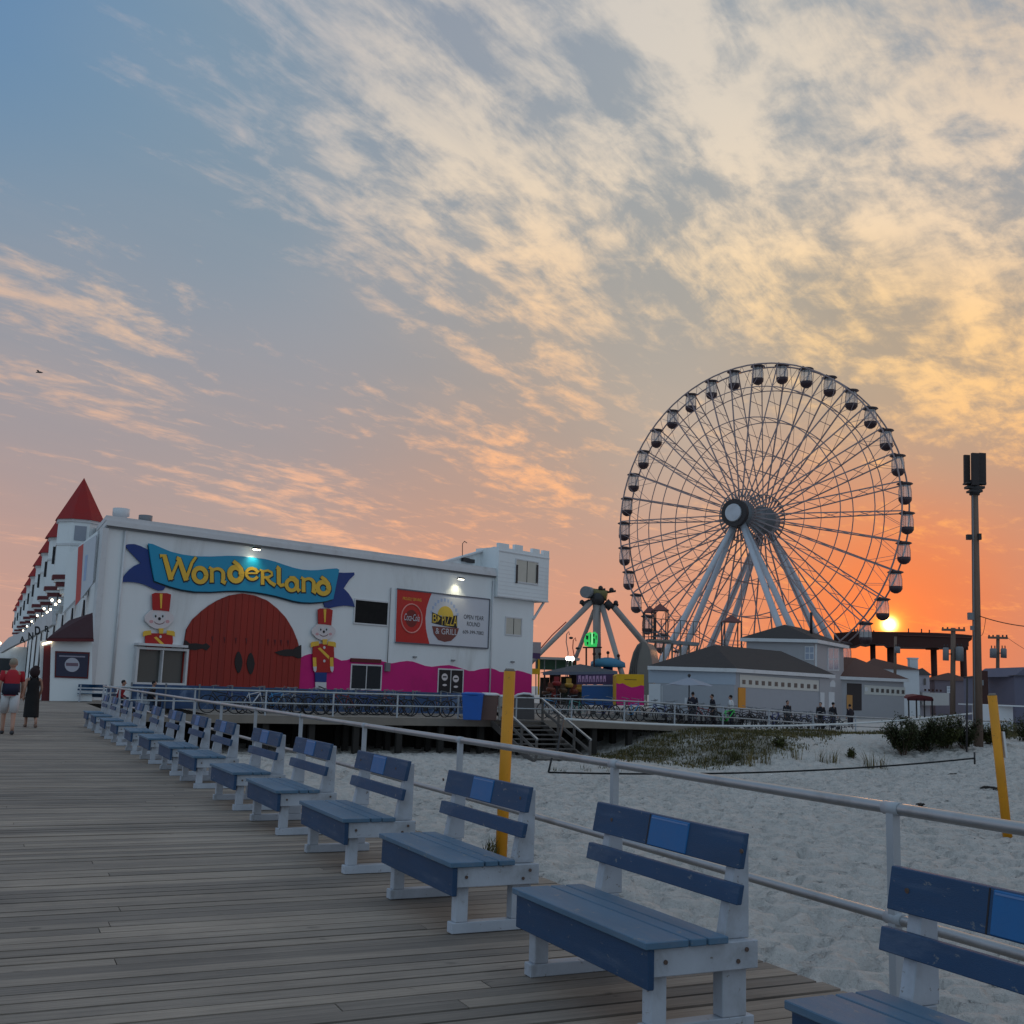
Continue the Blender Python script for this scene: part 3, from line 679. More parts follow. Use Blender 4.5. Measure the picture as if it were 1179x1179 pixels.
WP.sr(q,a0-.06,a1+.06,zb+.16,zb+.30,.55,.545); WP.sr(q,a0-.04,a1+.04,zl-.35,zl-.15,.5,.495); q.build('window_hood', white_trim, w_)
dd = window(505,771.5,531,812,'double_door',2, gm=ink)
for cx_, cy_ in ((511.5,779.5),(524.3,781.5)):      # pale oval decals
    q = MB(); WP.poly(q, [(cx_+3.5*math.cos(t), cy_+4.2*math.sin(t)) for t in [2*math.pi*i/14 for i in range(14)]], .05, .02); fo = q.build('door_decal', skinpale, dd)
    q = MB(); WP.poly(q, [(cx_+2.6*math.cos(t), cy_+9.2+1.3*math.sin(t)) for t in [2*math.pi*i/10 for i in range(10)]], .05, .02); q.build('door_decal', skinpale, dd)
    q = MB(); WP.poly(q, [(cx_-2,cy_-1),(cx_+2,cy_-1),(cx_+2.2,cy_+.6),(cx_-2.2,cy_+.6)], .062, .008); q.build('decal_eyes', ink, fo)
for vx, vy in ((477,756.3),(521,760.2),(589.5,762)):
    q = MB(); WP.rect(q,vx-2,vy-.8,vx+2,vy+.8,.12,.1); q.build('wall_vent', grey_metal, park)
# corner tower with crenellations, overhanging upper box
T = .42
tl = WP.sz(570,640)[0]; trr = WP.sz(627.5,660)[0]; tb = WP.sz(598,690.5)[1]; tt = WP.sz(598,634.5)[1]
tower = MB(); WP.sr(tower, tl, trr, tb, tt, T, 2.6); tw = tower.build('tower', white_wall, park)
for x0, x1 in ((570,581.5),(588.5,597.5),(609,617),(621.5,628.6)):
    a0 = WP.sz(x0,640)[0]; a1 = min(WP.sz(x1,640)[0], trr); q = MB()
    WP.sr(q, a0, a1, tt+.001, tt+(.42 if 585 < x0 < 600 else .34), T, .3); q.build('merlon', white_wall, tw)
q = MB(); WP.sr(q, tl-.03, trr+.03, tt-.36, tt-.28, T+.05, .048); WP.sr(q, tl-.03, trr+.03, tb, tb+.1, T+.05, .048)
for i in range(9): WP.sr(q, tl+.01, trr-.01, tb+.3+i*.32, tb+.315+i*.32, T+.012, .01)
q.build('siding_lines', white_trim, tw)
q = MB(); q.bar(P(SE-.1,tb-1.5,.05), P(trr-.3,tb-.02,.2), .16); q.build('brace', white_trim, tw)
def twin(x0,y0,x1,y1,off,n=2,sash=True):
    a0,z1 = WP.sz(x0,y0); a1,z0 = WP.sz(x1,y1); zz1 = (z1+WP.sz(x1,y0)[1])/2; zz0 = (z0+WP.sz(x0,y1)[1])/2
    q = MB(); fwi = .1
    WP.sr(q,a0-fwi,a0,zz0-fwi,zz1+fwi,off+.06,.058); WP.sr(q,a1,a1+fwi,zz0-fwi,zz1+fwi,off+.06,.058); WP.sr(q,a0+.001,a1-.001,zz1,zz1+fwi,off+.06,.058); WP.sr(q,a0+.001,a1-.001,zz0-fwi,zz0,off+.06,.058)
    w = q.build('window', white_trim, tw)
    for i in range(n):
        q = MB(); WP.sr(q,a0+(a1-a0)*i/n+.03,a0+(a1-a0)*(i+1)/n-.03,zz0+.001,zz1-.001,off+.03,.028); q.build('pane', mat('curtained_pane',(196,192,180),.35,.08,2), w)
    q = MB(); WP.sr(q,(a0+a1)/2-.025,(a0+a1)/2+.025,zz0+.001,zz1-.001,off+.05,.048); q.build('mullion', dark_metal, w)
    return w
w = twin(590,646.5,614,671,T)
for sx in (589.5, 613):
    a0, z0 = WP.sz(sx,661); q = MB(); WP.sr(q,a0-.06,a0+.16,z0-.75,z0+.75,T+.09,.02); q.build('curtain_edge', dark_metal, w)
twin(582.5,712,599.5,730.5,.0)
# roof: sloping wedge put in for the tower's receding left side, vents, antenna
q = MB()
v = [WP.sz(509.5,648.5), WP.sz(569.5,631), WP.sz(569.5,668), WP.sz(511,657)]
f = [WP.hit(x,y,-1.6) for x,y in ((509.5,648.5),(569.5,631),(569.5,670),(511,662))]; q.prism(f, [t-WP.n*1.2 for t in f]); q.build('tower_side_wedge', white_wall, park)
q = MB(); f0, f1 = WP.hit(509.5,648.5,-1.5), WP.hit(569.5,631,-1.5); q.bar(f0+ZA*.06, f1+ZA*.06, .25, .12); q.build('wedge_cap', white_trim, park)
q = MB()
for xx, yy in ((511,649),(536,644.5),(542,646)): q.box(WP.hit(xx,yy,-1.4), (.7,.25,.3), WP.cx())
q.build('roof_flashing', dark_metal, park)
for x0,x1,y0,y1 in ((159.5,175,587.3,598),(189.5,202,595.2,604)):
    a0,z0 = WP.sz((x0+x1)/2, y1); _, z1 = WP.sz((x0+x1)/2, y0); r_ = (WP.sz(x1,y1)[0]-WP.sz(x0,y1)[0])/2*1.05
    q = MB(); c_ = P(a0,0,-3); zz1 = z1*1.03; q.loft([(c_+ZA*(z0-.6),r_*.8,r_*.8),(c_+ZA*(zz1-.5),r_*.8,r_*.8),(c_+ZA*(zz1-.45),r_*1.1,r_*1.1),(c_+ZA*zz1,r_*1.1,r_*1.1)],16)
    q.build('roof_vent', grey_metal if x0 > 180 else white_trim, park)
p0_, p1_ = WP.hit(532.5,641,-2), WP.hit(532.5,626,-2)
MB().tube([p0_-ZA*.5, p1_, p1_+WP.h*.22+ZA*.22, p1_+WP.h*.5+ZA*.12], .035, 6).build('antenna', dark_metal, park)
# two lit flood lamps under the gutter
LAMP = glow('floodlight_glow', (1, .93, .72), 9)
for lx, ly in ((289,634),(524.5,668)):
    a0, z0 = WP.sz(lx, ly); t = thing('floodlight', 'lit floodlight under the gutter above the %s' % ('blue ribbon sign' if lx < 400 else 'pizza billboard'), 'lamp', P(a0,z0,.5), 'floodlights on the white wall')
    q = MB(); q.bar(P(a0,z0+.15,.15), P(a0,z0+.15,.62), .06); q.box(P(a0,z0+.12,.6), (.5,.24,.12), WP.cx()); q.build('housing', dark_metal, t)
    q = MB(); q.box(P(a0,z0+.03,.6), (.44,.2,.05), WP.cx()); q.build('lens', LAMP, t)
    l = bpy.data.lights.new('flood_beam', 'SPOT'); l.energy = 85; l.color = (1,.92,.62); l.spot_size = rad(110); l.spot_blend = .9; l.shadow_soft_size = .12
    lo = link(bpy.data.objects.new('flood_beam', l)); lo.location = P(a0,z0-.05,.62); lo.rotation_euler = (P(a0,z0-2.0,.0)-P(a0,z0-.05,.62)).to_track_quat('-Z','Y').to_euler()

# ------------------------------------------------------------------ the ribbon sign with its uncial lettering
sg = thing('ribbon_sign', 'wavy turquoise ribbon sign with dark blue tails and gold lettering above the red arched door', 'sign', P(*WP.sz(277,680)))
tailL = [(142.4,628),(147,626.6),(153.6,626.5),(160,628.5),(164.8,630.8),(172,634),(176,655),(179,669),(190,674.6),(187,679.6),(181.5,680.2),(175,677.6),(166.6,673.7),(160,671.6),(153.6,670.5),(146,670),(138.6,670.4),(142,663),(148,656),(154,651.5),(161,648.5),(155,642),(148,635)]
tailR = [(384,659),(395,659.6),(406.7,659.2),(407,662),(401,667.5),(394.5,677.4),(400,683),(404.5,690),(407.5,698.8),(401,697.6),(394.5,697.3),(386,698.6),(377.7,700.3),(373,699),(371.6,695),(373,690)]
for tl_ in (tailL, tailR): q = MB(); WP.poly(q, tl_, .12, .08); q.build('ribbon_tail', navy, sg)
rib_t = [(168.9,625.8),(174,626.7),(184,631),(194.6,635.4),(208,638.6),(222.6,640.7),(241,640.9),(260,640.1),(272,640.3),(280,641),(291,642.2),(303,643.8),(315,646.9),(325.8,650.7),(336,653.9),(345.6,656),(355,656.7),(364,656.5),(375,655.3),(385.3,654.5),(388.4,656)]
rib_b = [(381.5,689.8),(373,692.2),(364,693.4),(355,693.8),(345.6,693.4),(336,691.8),(325.8,688.9),(315,686),(303,683.5),(291,681.6),(280,680.5),(270,680.0),(260,680.2),(241,681.4),(222.6,681.1),(208,679),(194.6,675.5),(185,672.2),(176,669),(172,648)]
q = MB(); WP.poly(q, rib_t+rib_b, .22, .09); rb = q.build('ribbon', teal, sg)
q = MB(); WP.poly(q, [(x-.4,y+1.6) for x,y in rib_t]+[(x-.6,y+1.7) for x,y in rib_b], .125, .02); q.build('ribbon_edge', outline_m, sg)
def arc(cx_,cy_,rx,ry,a0,a1,n=14): return [(cx_+rx*math.cos(rad(a0+(a1-a0)*i/n)), cy_+ry*math.sin(rad(a0+(a1-a0)*i/n))) for i in range(n+1)]
GL = {  # strokes in a unit box, y down, (points, half-width start, half-width end)
 'W': [([(-.02,.03),(.10,.0),(.30,.98)],.075,.10), ([(.28,.98),(.50,.22)],.06,.05), ([(.46,.08),(.52,.1),(.74,.98)],.075,.10), ([(.72,.98),(.90,.25),(1.02,.0)],.06,.05)],
 'o': [(arc(.5,.5,.40,.41,0,362,22),.13,.13)],
 'n': [([(.05,.04),(.2,.1),(.2,.98)],.10,.12), (arc(.52,.40,.32,.32,195,360,10)+[(.84,.7),(.80,.88),(.98,.96)],.07,.13)],
 'd': [(arc(.48,.62,.37,.32,20,382,20),.12,.12), ([(.80,.62),(.80,.38),(.60,.17),(.34,.02)],.12,.08)],
 'e': [(arc(.52,.5,.41,.42,-15,-335,18),.12,.10), ([(.16,.47),(.90,.42)],.06,.06)],
 'R': [([(.04,.04),(.22,.06),(.22,.98)],.09,.11), ([(.22,.1),(.55,.02),(.78,.14),(.80,.32),(.60,.46),(.3,.5)],.07,.08), ([(.45,.5),(.70,.8),(1.0,.98)],.09,.12)],
 'l': [([(.30,.0),(.50,.05),(.50,.86),(.70,.96),(1.0,.9)],.16,.12)],
 'a': [(arc(.45,.56,.36,.38,-20,-380,18),.12,.12), ([(.30,.06),(.62,.06),(.84,.26),(.84,.80),(1.0,.98)],.08,.13)],
}
def stroke(q, pts, w0, w1, off, grow=0., asp=1.):
    """mitred ribbon in pixel coordinates -> solid on the wall"""
    n = len(pts); L, Rr = [], []
    for i, (x, y) in enumerate(pts):
        x0,y0 = pts[max(i-1,0)]; x1,y1 = pts[min(i+1,n-1)]; dx,dy = x1-x0, y1-y0; l = math.hypot(dx,dy) or 1
        w = w0+(w1-w0)*i/(n-1)+grow; ex = grow if i in (0,n-1) else 0; sg_ = -1 if i == 0 else 1
        X, Y = x+dx/l*ex*sg_, y+dy/l*ex*sg_
        L.append((X-dy/l*w, Y+dx/l*w)); Rr.append((X+dy/l*w, Y-dx/l*w))
    for i in range(n-1):
        quad = [L[i],L[i+1],Rr[i+1],Rr[i]]
        f = [P(*WP.sz(x,y),off) for x,y in quad]; q.hexa([v-WP.n*.03 for v in f], f)
LET = [('W',182.5,640.5,222,668.5),('o',218.5,652.5,236.5,672),('n',237,653.5,257.5,671.5),('d',259.5,646,278.5,670.5),('e',279,653.5,295.5,668.5),('R',295.5,656.5,314,674),('l',312,653.5,324.5,675),('a',325.5,664.0,342,681),('n',343,665,361.5,682.5),('d',361,664,378.5,685)]
for ch, x0,y0,x1,y1 in LET:
    qa, qb = MB(), MB(); sh = (y1-y0); sw = x1-x0; sk = .05*sw
    for j, (pts, w0, w1) in enumerate(GL[ch]):
        pp = [(x0+u_*sw, y0+v_*sh+(u_-.5)*sk) for u_, v_ in pts]; m_ = min(sh*.80, sw)
        stroke(qa, pp, w0*m_*1.28, w1*m_*1.28, .275+.007*j); stroke(qb, [(x+.5,y+.7) for x,y in pp], w0*m_*1.28, w1*m_*1.28, .236+.004*j, .9)
    lo = qa.build('letter', gold, sg); qb.build('letter_outline', outline_m, lo)

# ------------------------------------------------------------------ flat painted toy-soldier cutouts on the wall
def soldier(cx_, yh0, yh1, hw, hc, hrw, hrh, sh, jk, label, full):
    t = thing('soldier_cutout', label, 'wall figure', P(*WP.sz(cx_, jk[3])), 'toy soldier cutouts on the white wall')
    q = MB(); WP.poly(q, [(cx_-hw*.92,yh0+1),(cx_-hw*.6,yh0-.4),(cx_+hw*.6,yh0),(cx_+hw*1.05,yh0+1.6),(cx_+hw*.86,yh1+1.5),(cx_,yh1+.4),(cx_-hw*.86,yh1)], .20, .06); hat = q.build('hat', red_paint, t)
    q = MB(); WP.poly(q, [(cx_-1.7,yh0+.6),(cx_+1.5,yh0+.6),(cx_+.6,yh1-2),(cx_-.8,yh1-2)], .215, .012); q.build('plume', gold, hat)
    q = MB(); WP.poly(q, [(hc[0]+hrw*math.cos(a)*(1+.12*(abs(math.cos(a))>.9)), hc[1]+hrh*math.sin(a)) for a in [2*math.pi*i/24 for i in range(24)]], .17, .06); hd = q.build('head', skinpale, t)
    for e in (-1,1):
        q = MB(); WP.poly(q, [(hc[0]-.6+e*hrw*.30+hrw*.19*math.cos(a), hc[1]-hrh*.28+hrh*.30*math.sin(a)) for a in [2*math.pi*i/12 for i in range(12)]], .178, .008); ey = q.build('eye', white_trim, hd)
        q = MB(); WP.poly(q, [(hc[0]-.3+e*hrw*.27+hrw*.07*math.cos(a), hc[1]-hrh*.2+hrh*.13*math.sin(a)) for a in [2*math.pi*i/8 for i in range(8)]], .183, .004); q.build('pupil', ink, hd)
        q = MB(); WP.poly(q, [(hc[0]+e*hrw*.62+hrw*.16*math.cos(a), hc[1]+hrh*.3+hrh*.16*math.sin(a)) for a in [2*math.pi*i/8 for i in range(8)]], .176, .005); q.build('cheek', mat('cheek_pink',(214,160,164),.6,.04), hd)
    q = MB(); WP.poly(q, [(hc[0]+hrw*.11*math.cos(a), hc[1]+.4+hrh*.15*math.sin(a)) for a in [2*math.pi*i/10 for i in range(10)]], .19, .018); q.build('nose', ink, hd)
    q = MB(); stroke2 = arc(hc[0], hc[1]+hrh*.22, hrw*.42, hrh*.36, 160, 20, 8)
    WP.poly(q, stroke2+[(x,y-.8) for x,y in stroke2[::-1]], .18, .008); q.build('mouth', maroon, hd)
    x0,y0,x1,y1 = jk
    q = MB(); WP.poly(q, [(x0+.6,y0),(x1-.6,y0+.4),(x1,(y0+y1)/2),(x1-2.4,y1),(x0+2.2,y1),(x0,(y0+y1)/2)], .16, .06); jo = q.build('jacket', red_paint, t)
    for e in (-1,1):
        ex = sh[0] if e < 0 else sh[1]; q = MB()
        WP.poly(q, [(ex,sh[2]+1.5),(ex-e*1.5,sh[2]),(ex-e*9,sh[2]-.8),(ex-e*9.5,sh[2]+4),(ex-e*3,sh[2]+5.2),(ex,sh[2]+6.5)], .185, .03); q.build('epaulette', gold, jo)
    q = MB(); WP.poly(q, [(cx_-2.6,sh[2]-3),(cx_+3,sh[2]-3),(cx_+2.4,sh[2]+3),(cx_-2,sh[2]+3)], .182, .02); q.build('collar', gold, jo)
    q = MB(); yy = sh[2]+9; dl = min(11, y1-yy-.5)
    WP.poly(q, [(cx_-8,yy-1.5),(cx_-5,yy-2.5),(cx_+5.5,yy+dl-3.5),(cx_+4.6,yy+dl)], .172, .01); q.build('sash', gold, jo)
    for by in ([sh[2]+6.5] if not full else [sh[2]+6.5, sh[2]+22]):
        q = MB(); WP.poly(q, [(cx_-.4+1.4*math.cos(a), by+1.7*math.sin(a)) for a in [2*math.pi*i/8 for i in range(8)]], .178, .012); q.build('button', white_trim, jo)
    if full:
        for e in (-1,1):
            hx = x0+.6 if e < 0 else x1-4.6
            q = MB(); WP.poly(q, [(hx-.6,757),(hx+3.2,757),(hx+3.6,768),(hx-.2,768)], .176, .015); q.build('sleeve', gold, t)
            q = MB(); WP.poly(q, [(hx-.3,767.5),(hx+3.8,767.5),(hx+3.4,772),(hx+2,774),(hx+.4,772)], .18, .02); q.build('hand', white_trim, t)
        q = MB(); WP.poly(q, [(361.2,774),(374.8,774.4),(374.2,785.4),(361.6,785)], .155, .055); q.build('trousers', navy, t)
        q = MB(); WP.poly(q, [(361.6,785.2),(374.2,785.6),(373.8,800),(362,800)], .155, .055); bo = q.build('boots', white_trim, t)
        q = MB(); WP.poly(q, [(364,789.5),(367,790),(373.5,793),(373.3,794),(366,791)], .165, .008); q.build('boot_mark', ink, bo)
    return t
soldier(183.5,683,702.5,11,(181.8,712),15,12.2,(163,199.5,726.5),(165.6,729,197.6,748.5),'painted toy soldier cutout cut off at the waist by the ticket window',False)
soldier(372,701,718.5,8.6,(371,727),12.2,10.2,(356,384.8,739),(358.4,741,383.2,774),'full-length painted toy soldier cutout with blue trousers against the magenta base',True)

# ------------------------------------------------------------------ billboard
bl = thing('pizza_billboard', 'red and white pizza billboard with a framed rectangle high on the white wall', 'sign', P(*WP.sz(508,745)))
bx = [(456,677.9),(562.8,690.2),(560.6,746.6),(454,739.4)]
def bpt(u_, v_, off):
    (ax,ay),(bx_,by),(cx_,cy_),(dx,dy) = bx; tx, ty = ax+(bx_-ax)*u_, ay+(by-ay)*u_; lx, ly = dx+(cx_-dx)*u_, dy+(cy_-dy)*u_
    return P(*WP.sz(tx+(lx-tx)*v_, ty+(ly-ty)*v_), off)
def bpoly(pts, off, th, m, name, par):
    f = [bpt(u_,v_,off) for u_,v_ in pts]; return MB().prism(f, [v-WP.n*th for v in f]).build(name, m, par)
bwhite = mat('billboard_white',(206,208,216),.5,.04,1)
brd = bpoly([(0,0),(1,0),(1,1),(0,1)], .10, .08, bwhite, 'board', bl)
redp = bpoly([(0.003,.006),(.375,.006),(.35,.13),(.325,.3),(.315,.5),(.325,.7),(.345,.85),(.37,.994),(.003,.994)], .112, .01, mat('billboard_red',(196,36,30),.5,.05,1), 'red_panel', bl)
fr_ = [((0,0),(1,0)),((1,0),(1,1)),((1,1),(0,1)),((0,1),(0,0))]
q = MB()
for (u0,v0),(u1,v1) in fr_[:3]: q.bar(bpt(u0,v0,.12), bpt(u1,v1,.12), .09, .06, WP.n)
q.build('frame', mat('billboard_frame',(92,96,108),.5,.05), bl)
def ell(cu,cv,ru,rv,n=28,a0=0,a1=360): return [(cu+ru*math.cos(rad(a0+(a1-a0)*i/n)), cv+rv*math.sin(rad(a0+(a1-a0)*i/n))) for i in range(n+1)]
def btext(s, cu, cv, w, hh, off, m, name, par, shear=0.):
    cvd = bpy.data.curves.new('t', 'FONT'); cvd.body = s; cvd.align_x = 'CENTER'; cvd.align_y = 'CENTER'; cvd.size = 1; cvd.shear = shear
    ob = bpy.data.objects.new('t', cvd); COL.objects.link(ob); bpy.context.view_layer.update()
    me_ = bpy.data.meshes.new_from_object(ob.evaluated_get(bpy.context.evaluated_depsgraph_get()))
    xs_ = [v.co.x for v in me_.vertices]; ys_ = [v.co.y for v in me_.vertices]
    X0,X1,Y0,Y1 = min(xs_),max(xs_),min(ys_),max(ys_)
    q = MB(); q.add([bpt(cu+((v.co.x-X0)/(X1-X0)-.5)*w, cv-((v.co.y-Y0)/(Y1-Y0)-.5)*hh, off) for v in me_.vertices], [list(p_.vertices) for p_ in me_.polygons])
    bpy.data.objects.remove(ob); bpy.data.meshes.remove(me_); bpy.data.curves.remove(cvd)
    return q.build(name, m, par)
dkred = mat('logo_dark_red',(120,30,28),.5,.05); pinkw = mat('logo_pink',(232,150,140),.5,.03)
ring = ell(.165,.53,.112,.272); f = [bpt(u_,v_,.128) for u_,v_ in ring[:-1]]; MB().tube(f, .055, 6, closed=True).build('logo_ring', pinkw, redp)
bpoly(ell(.165,.53,.066,.165)[:-1], .118, .004, dkred, 'logo_disc', redp)
btext('PROUDLY SERVING', .165,.165,.20,.055,.122, gold, 'lettering', redp)
btext('Coca-Cola', .168,.51,.165,.13,.128, bwhite, 'lettering', redp, .3)
sun_c = mat('logo_sun',(226,190,70),.5,.05); brown_c = mat('logo_brown',(118,62,56),.5,.06); lblue = mat('logo_pale_blue',(168,184,214),.5,.05)
for i in range(11):
    a = 200+i*14; u0, v0 = .52+.15*math.cos(rad(a)), .51+.40*math.sin(rad(a)); bpoly([(u0-.010,v0-.03),(u0+.010,v0-.03),(u0+.010,v0+.03),(u0-.010,v0+.03)], .106, .005, lblue, 'logo_ray', bl)
bpoly(ell(.53,.42,.085,.19,16,180,360), .112, .01, sun_c, 'logo_sun', bl)
bpoly([(.385,.37),(.49,.44),(.655,.39),(.66,.64),(.52,.62),(.385,.58)], .118, .004, ink, 'logo_shade', bl)
bpoly([(.39,.64),(.68,.64),(.66,.78),(.60,.90),(.53,.93),(.46,.90),(.41,.79)], .115, .003, brown_c, 'logo_base', bl)
btext('B', .415,.485,.045,.17,.124, sun_c, 'lettering', bl); bpoly([(.445,.42),(.475,.48),(.445,.56)], .124, .004, sun_c, 'logo_arrow', bl)
btext('PIZZA', .575,.505,.165,.20,.126, sun_c, 'lettering', bl)
btext('& GRILL', .545,.725,.235,.115,.128, bwhite, 'lettering', bl)
btext('OPEN YEAR', .835,.40,.215,.085,.112, ink, 'lettering', bl); btext('ROUND', .835,.535,.14,.085,.112, ink, 'lettering', bl)
btext('609-399-7082', .835,.70,.225,.07,.112, ink, 'lettering', bl)

# ------------------------------------------------------------------ castle front along the boardwalk: turrets with red cone roofs
wa, wc = to_ac(W0)
castle = thing('castle_facade', 'white castle front with a receding row of red cone-roofed turrets at the left', 'building', W0)
q = MB(); FACE = Plane(bw(wa, wc+.0), B)
q.hexa([bw(wa+28.2,wc,-.2), bw(wa+125,wc,-.2), bw(wa+125,wc+8,-.2), bw(wa+28.2,wc+8,-.2)], [bw(wa+28.2,wc,zgut-.2), bw(wa+125,wc,zgut-.2), bw(wa+125,wc+8,zgut-.2), bw(wa+28.2,wc+8,zgut-.2)])
q.build('wall', white_wall, castle)
tur = []
def px_a(px, c, py=640):
    # distance along the boardwalk where the line at offset c passes pixel column px
    lo, hi = 20., 400.
    for _ in range(60):
        m_ = (lo+hi)/2; p_ = bw(m_, c, 8)-Vector((0,0,EYE)); X = 589.5+F*p_.dot(RT)/p_.dot(FW)
        if X > px: lo = m_
        else: hi = m_
    return lo
TC = wc-.9
tz0, tz1 = None, None
for i, px in enumerate((87, 74.5, 64, 55.3, 48, 41.8, 36.5, 31.8, 27.8, 24.4)):
    a_ = px_a(px, TC); c0 = bw(a_, TC)
    if i == 0:
        Y0 = c0.y; zb_ = at_y(90, 664, Y0).z; zc_ = at_y(90, 600, Y0).z; za_ = at_y(93, 550, Y0).z
    r_ = 1.36
    t = MB()
    def oct_(rr, z): return [c0+B*(rr*math.cos(rad(22.5+45*k)))+R*(rr*math.sin(rad(22.5+45*k)))+ZA*z for k in range(8)]
    t.hexa(oct_(r_, zb_), oct_(r_, zc_)); tb_ = t.build('turret', white_wall, castle)
    t = MB(); ap = c0+ZA*(za_ if i == 0 else za_+.30); b8 = oct_(r_*(1.16 if i == 0 else 1.26), zc_-.05); t.add(b8+[ap], [[k,(k+1)%8,8] for k in range(8)]+[list(range(8))[::-1]]); t.build('cone_roof', red_roof, tb_)
    t = MB(); t.hexa(oct_(r_*1.08, zc_-.22), oct_(r_*1.08, zc_-.004)); t.hexa(oct_(r_*1.04, zb_+(zc_-zb_)*.52), oct_(r_*1.04, zb_+(zc_-zb_)*.56)); t.build('cornice', white_trim, tb_)
    for j, (f0, f1) in enumerate(((1.06,-.28),(.86,-.72),(.62,-1.15))):
        t = MB(); t.hexa(oct_(r_*f0, zb_+f1), oct_(r_*f0, zb_+f1+.276)); t.build('corbel', maroon if j < 2 else white_wall, tb_)
        t = MB(); t.hexa(oct_(r_*(f0-.1), zb_+f1-.16), oct_(r_*(f0-.1), zb_+f1-.002)); t.build('corbel_step', white_wall, tb_)
    t = MB(); p_ = c0-R*(r_*1.0)+ZA*(zb_+1.25); t.box(p_, (.20,.16,1.1), DX); t.build('arrow_slit', ink, tb_)
    t = MB(); p_ = c0-B*(r_*.93)+ZA*(zb_+(zc_-zb_)*.74); t.box(p_, (.06,.7,(zc_-zb_)*.26), DX); t.build('window', mat('grey_pane',(150,154,166),.4,.05), tb_)  # turret window in one flat grey-blue
    tur.append((a_, c0, zb_))
for i, (a_, c0, zb_) in enumerate(tur):
    # pointed arch, wall lantern between turrets
    t = MB(); hgt = zb_-1.3; cc0 = bw(a_+2.2, wc-.06)
    pts = [(-.95,0),(.95,0),(.95,hgt*.55),(.62,hgt*.82),(0,hgt),(-.62,hgt*.82),(-.95,hgt*.55)]
    f = [cc0+B*x_*1.15+ZA*z_-R*.05 for x_,z_ in pts]; t.prism(f, [v+R*.1 for v in f]); t.build('pointed_arch', ink, castle)
    if i < 8:
        l_ = thing('lantern', 'small lit lantern cluster under the %s red-roofed castle turret from the building corner' % ['first','second','third','fourth','fifth','sixth','seventh','eighth'][i], 'lamp', c0-R*.9+ZA*(zb_-1.6), 'lit lanterns under the castle turrets')
        q = MB(); q.tube([c0-R*.9+ZA*(zb_-1.2), c0-R*.9+ZA*(zb_-1.9)], .05, 6); q.build('bracket', dark_metal, l_)
        q = MB()
        for dx_, dz_ in ((-.36,0),(.32,.06),(-.05,-.2)): q.ball(c0-R*(1.0)+B*dx_*.6-R*dx_*.6+ZA*(zb_-1.62+dz_), .085, 8, 5)
        q.build('bulb', glow('lantern_glow',(1,.86,.66),6), l_)
# flat signboard on the corner return, kiosk with awning at its foot
q = MB(); kz = at_y(98,690,W0.y).z
pn = thing('corner_billboard', 'tall pale signboard with a red stripe on the short corner wall under the roof', 'sign', bw(wa-.2,wc-1,4))
CP = Plane(bw(wa-.05, wc-.1), (R*.82+B*-.57))
def cpoly(pts, off, m, name, par, th=.06):
    f = [CP.hit(x,y,off) for x,y in pts]; return MB().prism(f, [v-CP.n*th for v in f]).build(name, m, par)
cw = cpoly([(76.5,640),(112.5,611),(108,668),(72.5,705)], .0, white_wall, 'wall_return', castle, .3)
cb = cpoly([(90,630),(111,615.5),(106.5,671.5),(86.5,698)], .10, bwhite, 'board', pn)
cpoly([(90,630.3),(96,626),(92.5,690),(86.7,697.4)], .115, mat('faded_red',(206,96,90),.6,.06), 'red_stripe', pn, .012)
cpoly([(98,640),(101,638.5),(98.5,668),(95.8,669)], .112, lblue, 'faded_figure', pn, .01)
kio = thing('ticket_kiosk', 'white ticket kiosk with a dark red awning and an open doorway at the building corner', 'kiosk', at_z(78,808,0))
KP = Plane(at_z(104.5,806.5,0)-B*3.2-R*.2, -R)
def kpoly(pts, off, m, name, par, th=.1):
    f = [KP.hit(x,y,off) for x,y in pts]; return MB().prism(f, [v-KP.n*th for v in f]).build(name, m, par)
kpoly([(59,736),(106,738),(106,807.5),(57,807)], 0, white_wall, 'wall', kio, 3.0)
kpoly([(46,738),(60,737),(58,807),(46,806)], -.5, white_wall, 'side_wall', kio, .2)
kpoly([(50.5,744),(59,742),(56.5,807),(47.5,807)], -.2, maroon, 'doorway', kio, .1)
aw = MB()
pa_, pb_, pc_, pd_ = KP.hit(55,736,.5), KP.hit(107.5,736,.5), KP.hit(106.5,707,-1.4), KP.hit(79,716,-1.4)
aw.hexa([pa_,pb_,pc_,pd_], [v+ZA*.08 for v in (pa_,pb_,pc_,pd_)]); aw.build('awning', mat('dark_awning',(62,30,36),.8,.1), kio)
kpoly([(54,735),(108,735.5),(108,738.8),(54,738.4)], .52, maroon, 'awning_valance', kio, .05)
kpoly([(48.5,740.5),(59.5,737.5),(59.5,740),(48.5,743.2)], .1, glow('tube_glow',(1,.8,.5),4), 'tube_lamp', kio, .06)
ps = thing('framed_poster', 'dark framed poster with a round white emblem on the kiosk wall', 'poster', KP.hit(83,780,.05))
kpoly([(63.6,749.5),(103.5,751),(101.5,781.5),(62.8,780)], .05, maroon, 'frame', ps, .05)
kpoly([(65.2,751.5),(101.8,753),(100,779.6),(64.4,778.2)], .065, mat('poster_navy',(48,48,72),.5,.06), 'sheet', ps, .012)
kpoly([(83+8.6*math.cos(rad(t)),765.5+8.2*math.sin(rad(t))) for t in range(0,360,20)], .078, mat('poster_pale',(186,184,196),.5,.05), 'emblem', ps, .01)
kpoly([(76,763),(90,763.4),(90,767),(76,766.6)], .09, mat('poster_brown',(120,96,110),.5,.05), 'emblem_band', ps, .008)
kpoly([(68,754.4),(98,755.4),(98,757),(68,756)], .078, mat('poster_text',(150,144,160),.5,.05), 'headline', ps, .01)
